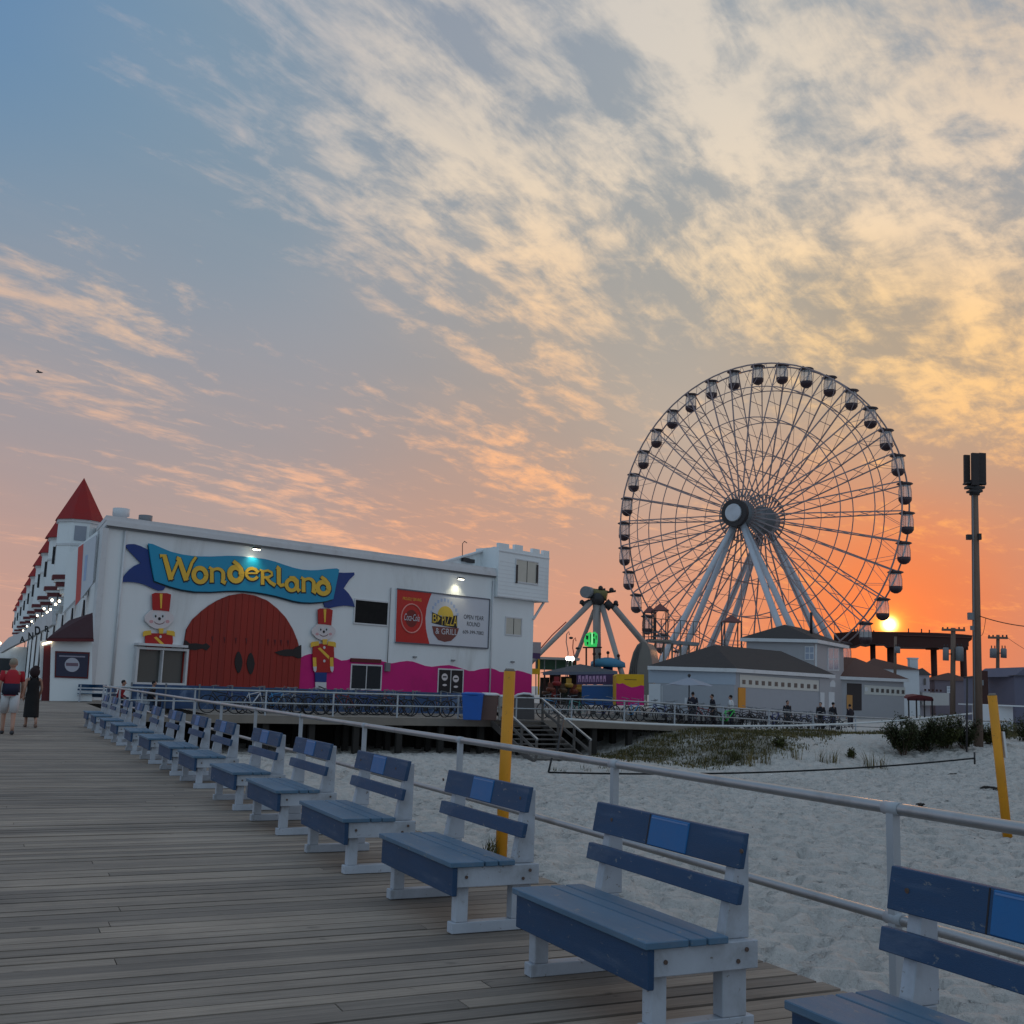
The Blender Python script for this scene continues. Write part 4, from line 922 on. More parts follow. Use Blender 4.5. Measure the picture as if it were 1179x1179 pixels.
# curved entrance sign with black letters
es = thing('entrance_sign', 'curved white entrance sign with black capital letters over the boardwalk doors', 'sign', bw(wa+14, wc-2, 4))
esm = MB()
cur = [(0,752,745),(10,746,735),(20,741,731),(30,737,726.5),(38,732,720),(46,727,712),(54,723,707),(60,719,704)]
fr0 = [at_y(x,y0,86-i*3) for i,(x,y0,y1) in enumerate(cur)]; fr1 = [at_y(x,y1-1,86-i*3) for i,(x,y0,y1) in enumerate(cur)]
for i in range(len(cur)-1):
    off_ = Vector((.15,.2,0)); esm.hexa([fr0[i],fr0[i+1],fr0[i+1]+off_,fr0[i]+off_], [fr1[i],fr1[i+1],fr1[i+1]+off_,fr1[i]+off_])
esm.build('board', white_trim, es)
def eletter(s, x0, y0, x1, y1, Y):
    cvd = bpy.data.curves.new('t','FONT'); cvd.body = s; cvd.offset = .045; ob = bpy.data.objects.new('t', cvd); COL.objects.link(ob); bpy.context.view_layer.update()
    me_ = bpy.data.meshes.new_from_object(ob.evaluated_get(bpy.context.evaluated_depsgraph_get())); xs_ = [v.co.x for v in me_.vertices]; ys_ = [v.co.y for v in me_.vertices]
    q = MB(); q.add([at_y(x0+(v.co.x-min(xs_))/(max(xs_)-min(xs_))*(x1-x0), y1-(v.co.y-min(ys_))/(max(ys_)-min(ys_))*(y1-y0), Y) for v in me_.vertices], [list(p_.vertices) for p_ in me_.polygons])
    bpy.data.objects.remove(ob); q.build('letter', ink, es)
eletter('A',22.5,732.5,29,740,74); eletter('N',32.5,728,38.5,736.5,71); eletter('D',40,721,46.5,731,68); eletter('R',51.5,720.5,57,727.5,66)
# far shops on the same side
fs = thing('boardwalk_shops', 'low pale row of shops with lit windows at the far left end of the boardwalk', 'shops', bw(190, 3))
MB().hexa([bw(185,-1,0),bw(200,-1,0),bw(200,9,0),bw(185,9,0)],[bw(185,-1,5),bw(200,-1,5),bw(200,9,5),bw(185,9,5)]).build('wall', white_wall, fs)
q = MB(); q.box(bw(184.9,2,2),(.1,3,2.4),DX); q.build('window', winglass, fs)
q = MB()
for i in range(4): q.ball(bw(184.5,-.8+i*2.2,5.4),.22,8,5)
q.build('string_light', glow('lantern_glow',(1,.86,.66),7), fs)
# ------------------------------------------------------------------ observation wheel
WY = 150.; hubp = at_y(866, 596, WY)
PHI = math.atan2(hubp.x, hubp.y); AL = rad(29)
WN = Vector((-math.sin(PHI+AL), -math.cos(PHI+AL), 0)); WT = Vector((math.cos(PHI+AL), -math.sin(PHI+AL), 0))
RW = 21.6
fw_t = thing('ferris_wheel', 'giant white observation wheel with dark enclosed gondolas standing behind the grey roofs', 'ferris wheel', Vector((hubp.x, hubp.y, 0)))
def wp_(r, ang, n): return hubp + WT*(r*math.sin(ang)) + ZA*(r*math.cos(ang)) + WN*n
NG_ = 36; OFFA = rad(2.5)
def ringp(r, n, k=72): return [wp_(r, 2*math.pi*i/k, n) for i in range(k)]
for n in (-1.15, 1.15): MB().tube(ringp(RW, n), .11, 6, closed=True).build('rim', wheel_steel, fw_t)
for rr, th in ((.845, .075), (.64, .075), (.42, .05)):
    for n in (-1.15+(1-rr)*-2.2, 1.15+(1-rr)*2.2): MB().tube(ringp(RW*rr, n), th, 5, closed=True).build('inner_ring', wheel_steel, fw_t)
for i in range(NG_):
    a = OFFA + 2*math.pi*i/NG_; q = MB()
    for s in (-1, 1):
        q.bar(wp_(1.7, a, s*3.0), wp_(RW, a, s*1.15), .15)
        q.bar(wp_(RW*.845, a, s*1.49), wp_(RW, a+math.pi/NG_, s*1.15), .05); q.bar(wp_(RW*.845, a, s*1.49), wp_(RW, a-math.pi/NG_, s*1.15), .05)
    for rr in (.30, .42, .53, .64, .75, .845, 1.0):
        w_ = 1.15+(1-rr)*2.2; q.bar(wp_(RW*rr, a, -w_), wp_(RW*rr, a, w_), .07)
    for r0, r1 in ((.42,.64),(.64,.845)):
        q.bar(wp_(RW*r0, a, -(1.15+(1-r0)*2.2)), wp_(RW*r1, a, 1.15+(1-r1)*2.2), .05)
    q.build('spoke', wheel_steel, fw_t)
hb = MB(); prof = [(-5.2,1.0),(-5.0,1.7),(-3.6,1.6),(-3.3,2.0),(-2.9,2.0),(-2.8,1.2),(2.4,1.2),(2.5,2.0),(3.0,2.0),(3.1,1.45),(4.6,1.45),(4.7,1.3)]
hb.tube([hubp+WN*n for n,_ in prof], [r for _,r in prof], 24); hub = hb.build('hub', grey_metal, fw_t)
MB().tube([hubp+WN*4.3, hubp+WN*5.1], 1.9, 28).build('hub_cap_ring', dark_metal, hub)
MB().tube([hubp+WN*5.09, hubp+WN*5.35], [1.25,1.15], 24).build('hub_cap', leg_white, hub)
q = MB()
for k in range(36):     # flange bars from the spindle to the near ring
    a = 2*math.pi*k/36; q.bar(wp_(2.4, a, 3.2), wp_(3.6, a, 2.6), .12); q.bar(wp_(2.4, a, -3.2), wp_(3.6, a, -2.6), .12)
for n in (2.6,-2.6): q.tube(ringp(3.6, n, 36), .09, 5, closed=True)
q.build('spindle_flange', grey_metal, fw_t)
zg = -hubp.z - .4
for n0, n1 in ((3.9, 8.6), (3.5, 3.0), (-3.5, -3.0), (-3.9, -8.6)):
    for s in (-1, 1):
        p0 = hubp + WN*n0 - ZA*1.2 + WT*s*.5; p1 = hubp + WN*n1 + WT*(s*12.6) + ZA*zg
        MB().tube([p0, p0*.5+p1*.5, p1], [.34,.44,.48], 10).build('support_leg', leg_white, fw_t)
q = MB()
for n0 in (7.4*.55+4.4*.45, 3.6):
    for s in (-1,1): pass
gond_roof = mat('gondola_roof', (70,58,62), .5, .1); gond_tub = mat('gondola_tub', (62,44,50), .5, .15); gond_glass = glass('gondola_glass', (.74,.74,.76), .15, .40)
def gondola():
    """built about its hanging point"""
    q = MB(); q.tube([Vector((0,0,.05)),Vector((0,0,-.1)),Vector((0,0,-.22)),Vector((0,0,-.42))],[.45,1.0,1.10,.72],16)
    q.tube([WN*-1.1+ZA*-.02, WN*1.1+ZA*-.02], .09, 6); rf = q.build('gondola', gond_roof, fw_t)
    q = MB(); q.tube([Vector((0,0,-.42)),Vector((0,0,-1.2)),Vector((0,0,-2.15))],[.72,.86,.86],16,False); q.build('cabin_glass', gond_glass, rf)
    q = MB()
    for k in range(8):
        a = 2*math.pi*k/8+.2; c_, s_ = math.cos(a), math.sin(a); q.tube([Vector((.73*c_,.73*s_,-.42)),Vector((.87*c_,.87*s_,-1.2)),Vector((.87*c_,.87*s_,-2.15))], .022, 5)
    q.build('cabin_ribs', gond_roof, rf)
    q = MB(); q.tube([Vector((0,0,-2.1)),Vector((0,0,-2.5)),Vector((0,0,-2.85)),Vector((0,0,-3.05))],[.89,.86,.62,.25],16); q.build('tub', gond_tub, rf)
    return rf
ORG_save = ORG[fw_t]; ORG[fw_t] = Vector((0,0,0)); g0 = gondola(); ORG[fw_t] = ORG_save
for i in range(NG_):
    a = OFFA + 2*math.pi*i/NG_; p_ = wp_(RW+.12, a, 0) - ORG_save
    if i == 0: g0.location = p_; g0.scale = (.93,)*3
    else:
        c = link(g0.copy()); c.parent = fw_t; c.location = p_
        for ch in list(g0.children):
            d = link(ch.copy()); d.parent = c
    
# loading platforms with small tent roofs at the foot of the wheel
def pavilion(x, y0, y1, Y, w, label, arch_=False):
    b0 = at_y(x, y1, Y); t0 = at_y(x, y0, Y); t = thing('loading_pavilion', label, 'pavilion', Vector((b0.x, b0.y, 0)), 'loading pavilions under the wheel')
    h_ = t0.z; r_ = w*Y/F/2; q = MB(); cs = [Vector((b0.x+sx*r_, Y+sy*r_, h_-.9)) for sx,sy in ((-1,-1),(1,-1),(1,1),(-1,1))]
    q.add(cs+[Vector((b0.x, Y, h_))], [[0,1,4],[1,2,4],[2,3,4],[3,0,4],[3,2,1,0]]); q.build('tent_roof', mat('tent_brown',(120,74,70),.8,.1), t)
    for sx, sy in ((-1,-1),(1,-1),(1,1),(-1,1)):
        q = MB(); q.bar(Vector((b0.x+sx*r_*.85, Y+sy*r_*.85, b0.z)), Vector((b0.x+sx*r_*.85, Y+sy*r_*.85, h_-.85)), .13); q.build('post', dark_metal, t)
    q = MB(); q.box((b0.x, Y, b0.z), (2.4*r_, 2.4*r_, .2)); q.build('floor', fascia, t)
    q = MB()
    for zz in (.5, 1.0): 
        for sy in (-1,1): q.bar(Vector((b0.x-r_*1.1, Y+sy*r_*1.1, b0.z+zz)), Vector((b0.x+r_*1.1, Y+sy*r_*1.1, b0.z+zz)), .05)
    q.build('guard_rail', grey_metal, t)
    return t
pavilion(747.5, 697, 738, 133, 15, 'brown tent-roofed pavilion under the wheel above the curved slide, left of two')
pavilion(759.5, 694.5, 738, 131, 19, 'brown peaked pavilion just right of the other beside the wheel legs')
pavilion(842, 708, 747, 135, 22, 'brown tent-roofed pavilion between the wheel legs above the grey roof ridge')
st_t = thing('raised_walkway', 'raised steel loading walkway under the wheel above the low grey roof', 'platform', at_y(775, 742, 132))
q = MB(); p0, p1 = at_y(745, 737.5, 132), at_y(803, 742, 132); q.bar(p0, p1, 3, .35); q.build('deck', grey_metal, st_t)
q = MB()
for i in range(9):
    p_ = p0.lerp(p1, i/8)-Vector((0,1.4,0)); q.bar(p_, p_+ZA*2.6, .08)
q.bar(p0+ZA*1.1-Vector((0,1.4,0)), p1+ZA*1.1-Vector((0,1.4,0)), .07); q.bar(p0+ZA*2.6-Vector((0,1.4,0)), p1+ZA*2.6-Vector((0,1.4,0)), .07); q.build('guard_rail', dark_metal, st_t)
q = MB()
for i in range(7):
    p_ = p0.lerp(p1, i/6); q.bar(Vector((p_.x,p_.y,-.4)), p_, .2)
for i in range(6):
    a_, b_ = p0.lerp(p1, i/6), p0.lerp(p1, (i+1)/6); q.bar(Vector((a_.x,a_.y,a_.z-4)), b_, .09)
q.build('support_post', fascia, st_t)

# ------------------------------------------------------------------ swinging pendulum ride, slide, booths and canopies of the ride lot
pr = thing('pendulum_ride', 'tall pendulum ride with grey A-frame legs and a round hub behind the white building', 'ride', at_y(688, 770, 115))
ride_leg = mat('ride_leg_paint', (158, 150, 146), .5, .08, 1)
def pb(x, y, Y=115): return at_y(x, y, Y)
for x0,y0,x1,y1,w0,w1,dY in ((682,692,622,752,.30,.24,-4),(684,703,661,762,.22,.22,6),(693,697,712,762,.30,.27,-5),(706,698,742,741,.34,.34,3)):
    p0, p1 = pb(x0,y0), pb(x1,y1,115+dY); p2 = p1+(p1-p0)*.25; MB().tube([p0,p1,p2],[w0,w1,w1],10).build('leg', ride_leg, pr)
MB().tube([pb(687,690), pb(687.5,770)], .42, 12).build('tower', ride_leg, pr)
p0 = pb(676.5,682.3); MB().tube([p0+Vector((-.3,-.7,0)), p0+Vector((.3,.4,0))], .62, 18).build('motor_disc', grey_metal, pr)
hbm = MB(); hbm.tube([p0+Vector((.2,.3,0)), pb(699,686)], .55, 12); hbm.build('axle', mat('ride_olive',(112,102,58),.6,.15), pr)
q = MB(); q.ball(pb(688,690), (.8,.8,.75)); q.tube([pb(672,697), pb(680,693)], .35, 8); q.tube([pb(697,693), pb(704,700)], .45, 8); q.build('gearbox', dark_metal, pr)
for x0,y0,x1,y1 in ((686,679.5,697,678.5),(699,682,709,680.5),(668,693,672,697.5),(706,695,712,697),(690,700,697,705)):
    q = MB(); a_, b_ = pb(x0,y0), pb(x1,y1); m_ = a_.lerp(b_,.5); q.tube([a_,b_], .13, 6); q.tube([m_-ZA*.02, m_+ZA*.3, m_+ZA*.42], [.26,.24,.1], 8); q.build('seat', dark_metal, pr)
q = MB(); q.tube([pb(652,716), pb(636,731), pb(614,756)], .06, 5); q.build('stay_cable', red_paint, pr)
gs = thing('green_sign', 'glowing green ride sign on a thin post in front of the pendulum ride', 'sign', pb(680, 770, 108))
GP = Plane(pb(680,736.5,108), Vector((1,0,0)))
q = MB(); GP.poly(q, [(673,743.5),(672.5,736),(675,730),(679,727.5),(682,728.5),(685,727.2),(688,730),(688.2,738),(687,744.5),(680,745)], 0, .25); q.build('board', glow('green_glow',(.04,.62,.12),.55), gs)
q = MB()
for x0, y0, x1, y1 in ((674.5,731.5,677.5,736.5),(679.5,730,680.8,740),(682.5,729.5,684.5,733.5),(683,735,685,741),(675.5,739,677.5,742.5),(685.8,731.5,687,737)): GP.poly(q, [(x0,y0),(x1,y0+.4),(x1-.4,y1),(x0+.3,y1-.5)], .03, .02)
q.build('dark_figure', mat('green_dark',(14,70,30),.6,.1), gs)
q = MB(); GP.poly(q, [(681,728.6),(682.4,728.8),(682.2,742),(681,742)], .03, .02); q.build('lit_stripe', glow('green_pale',(.35,.9,.4),.8), gs)
q = MB(); q.bar(pb(675,745,108), pb(675,790,108), .16); q.bar(pb(684,745,108), pb(684,790,108), .16); q.bar(pb(671,745.5,107.9), pb(693,745.5,107.9), .14); q.build('post', rust_dark, gs)
sd_ = thing('slide_hump', 'grey curved hump of a giant slide beside the yellow and magenta booth', 'slide', at_y(740, 790, 112))
prof = [(721.5,800),(723,780),(725.5,764),(729,751),(733.5,742.5),(739,738.2),(744,740),(748,747),(750.5,760),(751.5,776),(752,800)]
q = MB(); f = [at_y(x,y,112) for x,y in prof]; bk = [at_y(x,y,112)+Vector((1.4,5,0)) for x,y in prof]; q.prism(f, bk); q.build('hump', mat('slide_grey',(124,118,112),.5,.1,.6), sd_)
q = MB()
for k in range(4):
    u_ = .2+.2*k; q.tube([at_y(x+(737-x)*u_*.85, y+(800-y)*u_*.0+ (u_*10 if y < 760 else 0), 111.96) for x,y in prof[1:6]], .06, 5)
q.build('lane_rib', mat('slide_rib',(98,94,92),.5,.1), sd_)
bt = thing('painted_booth', 'yellow and magenta painted booth with a wavy colour line left of the grey house', 'booth', at_y(726, 806, 96))
BPl = Plane(at_y(726,806,96), Vector((1,0,0)))
def bpl(pl, pts, off, th, m, name, par): q = MB(); pl.poly(q, pts, off, th); return q.build(name, m, par)
bpl(BPl, [(709.5,777.5),(711.5,776),(741.5,776.5),(741.5,812),(709.5,812)], 0, 3, yellow_paint, 'wall', bt)
bpl(BPl, [(709.5,786.5),(713,787.5),(717,786.6),(722,789.5),(727,791.4),(733,790.6),(738,789),(741.5,789.6),(741.5,812),(709.5,812)], .03, .028, magenta, 'painted_skirt', bt)
bpl(BPl, [(719,781.8),(733,782.4),(733,783),(719,782.6)], .02, .018, mat('booth_line',(120,84,30),.6,.1), 'painted_line', bt)
yf = thing('entry_gateway', 'yellow steel gateway frame just right of the white corner tower', 'gate', at_y(616, 778, 100))
q = MB(); q.bar(at_y(620.6,752,100), at_y(620,800,100), .16); q.bar(at_y(611,752.5,100), at_y(611,800,100), .16); q.build('post', yellow_paint, yf)
q = MB(); q.bar(at_y(609,754.5,100), at_y(622,755.5,100), .3, .5); q.build('beam', mat('purple_beam',(86,62,104),.6,.1), yf)
q = MB(); q.box(at_y(616,773,99.8), (.9,.2,.5)); q.build('lower_panel', yellow_paint, yf)
pb2 = thing('pale_panel', 'pale blank panel on a post between the corner tower and the pendulum leg', 'panel', at_y(617,757,105))
q = MB(); q.box(at_y(617,746,105), (.95,.15,1.1)); q.build('panel', mat('panel_pale',(168,160,164),.6,.05), pb2); q = MB(); q.bar(at_y(617,752,105), at_y(617,800,105), .1); q.build('post', grey_metal, pb2)
cn = thing('ride_canopy', 'wide low dark canopy roof over the ride lot below the pendulum ride', 'canopy', at_y(665, 800, 104))
q = MB(); e0, e1 = at_y(624,774,104), at_y(712,773,104); pk_ = at_y(668,764.5,108); bk0, bk1 = e0+Vector((0,8,0)), e1+Vector((0,8,0))
q.add([e0,e1,bk1,bk0,pk_], [[0,1,4],[1,2,4],[2,3,4],[3,0,4],[3,2,1,0]]); q.build('roof', mat('canopy_dark',(70,72,80),.7,.1), cn)
q = MB()
for x in (627,642,656,670,686,700,710): q.bar(at_y(x,775,104), at_y(x,812,104), .16)
q.build('post', rust_dark, cn)
q = MB(); q.bar(at_y(625,775.5,103.9), at_y(711,774.8,103.9), .1, .28); q.build('fascia', mat('canopy_trim',(104,112,128),.6,.1), cn)
rs = thing('ride_facade', 'purple ride facade with pale block lettering above a blue panel', 'ride facade', at_y(690, 805, 100))
RPl = Plane(at_y(690,805,100), Vector((1,0,0)))
bpl(RPl, [(664,776.5),(709.5,776),(709.5,788.2),(664,788)], 0, .3, mat('ride_purple',(72,52,92),.6,.1), 'sign_band', rs)
bpl(RPl, [(670,789),(709.5,789.2),(709.5,812),(670,812)], -.02, .3, mat('ride_blue',(36,88,150),.6,.1), 'panel', rs)
bpl(RPl, [(670,788.3),(709.5,788.5),(709.5,790),(670,789.8)], .03, .06, mat('ride_pale',(170,176,196),.6,.05), 'trim', rs)
for i in range(8):      # rounded illegible block letters
    x0 = 666+i*4.1; hh = random.uniform(0,1.2); bpl(RPl, [(x0,777.6+hh),(x0+2.6,777.4+hh),(x0+2.9,784.6+hh*.5),(x0+1.9,785.4),(x0+1.7,781.5),(x0+.9,781.5),(x0+.8,785.6),(x0-.2,785.2)], .04, .035, mat('ride_letter',(188,150,190),.6,.08), 'block_letter', rs)
bc = thing('blue_ride_roof', 'turquoise scalloped ride roof with small finials below the pendulum ride', 'ride roof', at_y(700, 790, 110))
q = MB(); q.loft([(at_y(700,768,110), 1.75,1.5),(at_y(700,762.5,110),1.7,1.5),(at_y(700,758.5,110),1.0,.9),(at_y(700,757,110),.3,.3)],14); q.build('dome', mat('ride_teal',(66,128,160),.6,.1), bc)
q = MB()
for x, dz_ in ((684,0),(690.5,0),(700,-1.5),(712,2)): q.tube([at_y(x,764,109.5), at_y(x,754+dz_,109.5)], .06, 6); q.ball(at_y(x,753+dz_,109.5), .17, 8, 5)
q.build('finial', rust_dark, bc)
q = MB(); q.tube([at_y(700,768,110)+ZA*0, Vector((at_y(700,768,110).x,110,-.4))], .5, 10); q.build('column', navy, bc)
cars = [(634,793,(120,60,40)),(641,786,(150,40,44)),(648,794,(96,70,44)),(655,788,(190,150,60)),(661,795,(130,60,40)),(667,793,(176,130,40)),(672,799,(90,110,60)),(629,797,(90,64,50)),(638,800,(146,54,48))]
for i, (x, y, c) in enumerate(cars):
    sp = at_y(x, y, 101+.4*i); t = thing('ride_car', 'small %s ride car in the crowded lot under the dark canopy%s' % (['brown','crimson','olive brown','mustard yellow','rust red','ochre','mossy green','dark brown','brick red'][i], ''), 'ride car', Vector((sp.x, sp.y, sp.z-.5)), 'ride cars under the canopy')
    m_ = mat('ride_paint_%d' % i, c, .5, .12)
    q = MB(); q.loft([(sp-ZA*.28,.30,.35),(sp-ZA*.12,.42,.6),(sp+ZA*.06,.40,.62),(sp+ZA*.10,.30,.45)],10); q.build('shell', m_, t)
    q = MB(); q.box(sp+Vector((0,.3,.3)), (.5,.08,.5)); q.build('seat_back', m_, t); q = MB(); q.bar(sp+Vector((0,0,-.27)), Vector((sp.x,sp.y,-.4)), .12); q.build('stem', dark_metal, t)
lf = thing('lot_hoarding', 'dark brown and green hoarding closing the back of the ride lot under the canopy', 'hoarding', at_y(648, 805, 107))
for i, (x0, x1, y0, c) in enumerate(((622,633,780,(58,54,50)),(633,646,777,(74,46,44)),(646,656,779,(52,62,52)),(656,671,776.5,(66,50,54)))):
    q = MB(); a_, b_ = at_y(x0, y0, 107), at_y(x1-.3, y0, 107); q.hexa([Vector((a_.x,107,-.4)),Vector((b_.x,107,-.4)),Vector((b_.x,107.2,-.4)),Vector((a_.x,107.2,-.4))],[a_,b_,b_+Vector((0,.2,0)),a_+Vector((0,.2,0))]); q.build('panel', mat('hoarding_%d'%i, c, .8, .25, 2.5, dirt=(110,90,60), dirt_amt=.5), lf)
for x, y in ((654,758),(659,758.3)):
    p_ = at_y(x,y,113); t = thing('stadium_light', 'bright white lot lamp on a post, %s of two side by side' % ('left' if x < 656 else 'right'), 'lamp', p_, 'bright lot lamps')
    q = MB(); q.ball(p_, (.26,.2,.24), 10, 6); q.build('lens', glow('lot_lamp',(1,.96,.86),6), t); q = MB(); q.bar(p_-ZA*.1+Vector((0,.25,0)), Vector((p_.x,p_.y+.25,-.4)), .1); q.build('post', grey_metal, t)
lr = thing('flat_roof_stand', 'long pale flat-roofed stand behind the bright lot lamps', 'stand', at_y(640,775,120))
q = MB(); q.box(at_y(640,758.5,120), (5.0,3,.25)); q.build('roof', mat('stand_pale',(176,170,166),.6,.06), lr); q = MB(); q.box(at_y(640,765,121), (4.4,2,1.2)); q.build('wall', mat('stand_green',(58,92,74),.7,.15), lr)
q = MB()
for x in (627,640,652): q.bar(at_y(x,760,119), Vector((at_y(x,760,119).x,119,-.4)), .1)
q.build('post', grey_metal, lr)
for x0, lab in ((653.5,'tall thin looped ornament pole with a small dark figure, left of the green sign'),(661,'short looped ornament pole with a red curl close to the green sign')):
    t = thing('loop_pole', lab, 'ornament', at_y(x0,765,111)); hh = 0 if x0 < 655 else 12
    q = MB(); q.tube([at_y(x0+dx_, 765-dy_+ (hh if dy_ > 8 else 0)*.6, 111) for dx_,dy_ in ((0,0),(.6,14),(-1.6,26),(-1,35),(1.4,38),(2.2,34))], .05, 5); q.build('loop', red_paint if hh else grey_metal, t)
    q = MB(); q.ball(at_y(x0+4,734.5+hh,111), (.22,.1,.13), 8, 5); q.build('finial', dark_metal, t)
# ------------------------------------------------------------------ grey hip-roofed houses
def wallrun(pts2, zb, zt_, name, m, par, th=.0):
    """closed footprint extruded"""
    q = MB(); q.hexa([Vector((p[0],p[1],zb)) for p in pts2], [Vector((p[0],p[1],zt_)) for p in pts2]); return q.build(name, m, par)
hA = thing('bathhouse', 'low grey hip-roofed building with a row of small square windows, in front of the wheel', 'building', at_y(848, 815, 75))
C0 = at_y(848, 772.3, 75); zE = C0.z
CL = at_y(745.5, 768.3, 75.6); CR = at_y(962, 779.3, 86.5)
for v in (CL, CR): v.z = zE
dL = Vector((C0.x-CL.x, C0.y-CL.y, 0)).normalized(); dR = Vector((CR.x-C0.x, CR.y-C0.y, 0)).normalized()
BKc = CL + (CR-C0); inset = .35
PL = Plane(C0 + dR*inset - dL*inset*.0, dL); PLr = Plane(C0 - dL*inset, dR)
fo = [C0+dR*inset-dL*inset, CL+dR*inset+dL*inset, BKc-dR*inset+dL*inset, CR-dR*inset-dL*inset]
wallrun(fo, -.5, zE-.12, 'wall', clap_blue, hA)
pk1 = at_y(822, 742.6, 81.0); pk2 = at_y(899, 749.5, 88.5); pk2.z = pk1.z
ev = [C0, CL, BKc, CR]
q = MB(); q.add([v+ZA*.16 for v in ev]+[pk1,pk2], [[0,1,4],[1,2,5,4],[2,3,5],[3,0,4,5]]); q.build('roof', shingle, hA)
q = MB(); q.hexa([v-ZA*.1 for v in ev], [v+ZA*.155 for v in ev]); q.build('eave_trim', white_trim, hA)
PL = Plane(fo[0], dL); PLr = Plane(fo[0], dR)
bpl(PL, [(746.5,770),(847,773),(847,788.5),(746.5,786)], .02, .018, mat('siding_pale',(168,178,192),.7,.04), 'upper_panel', hA)
bpl(PL, [(747,787),(760.5,787.4),(760.5,815),(747,815)], .05, .048, house_white, 'door', hA)
bpl(PL, [(761.8,789.5),(762.6,789.5),(762.6,815),(761.8,815)], .03, .028, white_trim, 'trim', hA)
bpl(PLr, [(851.5,776.5),(942.5,783.5),(942.5,796),(851.5,791)], .03, .028, mat('cream_band',(204,202,196),.6,.05), 'window_band', hA)
for i in range(12):
    x = 856+i*7.45; y = 785+i*.50; bpl(PLr, [(x-1.7,y-2.4),(x+1.7,y-2.2),(x+1.7,y+2.7),(x-1.7,y+2.5)], .05, .018, mat('pane_brown',(92,84,80),.3,.1), 'window', hA)
bpl(PLr, [(849.6,791.5),(857.5,792),(857.5,815),(849.6,815)], .07, .065, mat('amber_door',(212,140,40),.6,.08), 'door', hA)
bpl(PLr, [(943,781),(957,782),(957,818),(943,818)], .04, .038, clap_grey, 'siding_panel', hA)
bpl(PLr, [(953.5,796.5),(960,797),(960,815),(953.5,815)], .06, .018, house_white, 'door', hA)
f = bpl(PLr, [(943.8,797),(948.5,797.3),(948.5,815),(943.8,815)], .06, .018, house_white, 'door', hA)
bpl(PLr, [(955,786),(957,783.4),(959.5,783.2),(961,786.4),(961,791),(955,790.6)], .06, .018, house_white, 'gable_mark', hA)
# two-storey block
hB = thing('two_storey_house', 'grey two-storey hip-roofed house behind the low roof', 'building', at_y(941, 790, 91))
D0 = at_y(941.5, 738.6, 91); zB = D0.z; DL = at_y(852, 737.6, 92.5); DR = at_y(977.5, 742.4, 100.5)
for v in (DL, DR): v.z = zB
eL = Vector((D0.x-DL.x, D0.y-DL.y,0)).normalized(); eR = Vector((DR.x-D0.x, DR.y-D0.y,0)).normalized(); DB = DL+(DR-D0)
ins = .4; fb = [D0+eR*ins-eL*ins, DL+eR*ins+eL*ins, DB-eR*ins+eL*ins, DR-eR*ins-eL*ins]
wallrun(fb, -.5, zB-.12, 'wall', clap_grey, hB)
k1 = at_y(903, 719.2, 95.5); k2 = at_y(921, 719.8, 99); k2.z = k1.z; ev = [D0, DL, DB, DR]
q = MB(); q.add([v+ZA*.18 for v in ev]+[k1,k2], [[0,1,4],[1,2,5,4],[2,3,5],[3,0,4,5]]); q.build('roof', shingle, hB)
q = MB(); q.hexa([v-ZA*.1 for v in ev], [v+ZA*.175 for v in ev]); q.build('eave_trim', white_trim, hB)
PB, PBr = Plane(fb[0], eL), Plane(fb[0], eR)
bpl(PB, [(938.6,741.5),(940.6,741.5),(940.4,772),(938.4,772)], .04, .038, white_trim, 'corner_board', hB)
def hwin(pl, x0,y0,x1,y1, par, sl=.0, grid=True):
    fr_ = bpl(pl, [(x0,y0),(x1,y0+sl),(x1,y1+sl),(x0,y1)], .05, .048, house_white, 'window', par); m = (x0+x1)/2; my = (y0+y1)/2
    for a,b in ((x0+.9,m-.5),(m+.5,x1-.9)):
        for c,d in ((y0+1.2,my-.6),(my+.6,y1-1.2)): bpl(pl, [(a,c),(b,c),(b,d),(a,d)], .062, .01, mat('pale_pane',(150,158,176),.25,.06), 'pane', fr_)
    return fr_
hwin(PB, 926.5,744,937.5,760, hB); hwin(PBr, 952.5,745.5,965.5,772, hB, .5)
q = MB(); q.tube([at_y(934,730,97), at_y(934,705,97)], .12, 6); q.build('roof_pipe', dark_metal, hB)
# right wing
hC = thing('garage_wing', 'low grey wing with a brown hip roof, right of the two-storey house', 'building', at_y(1000, 815, 100))
E0 = at_y(966, 780.8, 99); ER = at_y(1047, 787.2, 103); zC = E0.z; ER.z = zC; gd = Vector((ER.x-E0.x,ER.y-E0.y,0)).normalized(); gn = Vector((-gd.y,gd.x,0))
ev = [E0, ER, ER+gn*8, E0+gn*8]
fc = [E0+gd*.3+gn*.35, ER-gd*.35+gn*.35, ER-gd*.35+gn*7.6, E0+gd*.3+gn*7.6]
wallrun(fc, -.5, zC-.1, 'wall', clap_grey, hC)
k1 = at_y(973, 757.5, 102); k2 = at_y(985, 757.5, 103.5); k1.z = k2.z
q = MB(); q.add([v+ZA*.18 for v in ev]+[k1,k2], [[0,1,5,4],[1,2,5],[2,3,4,5],[3,0,4]]); q.build('roof', brown_shingle, hC)
q = MB(); q.hexa([v-ZA*.1 for v in ev], [v+ZA*.175 for v in ev]); q.build('eave_trim', white_trim, hC)
PC = Plane(fc[0], gd)
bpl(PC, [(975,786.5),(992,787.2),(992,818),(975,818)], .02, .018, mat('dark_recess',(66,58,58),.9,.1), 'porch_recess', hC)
bpl(PC, [(995,788.6),(1042,791.5),(1042,801.5),(995,799.5)], .03, .028, mat('cream_band',(204,202,196)), 'window_band', hC)
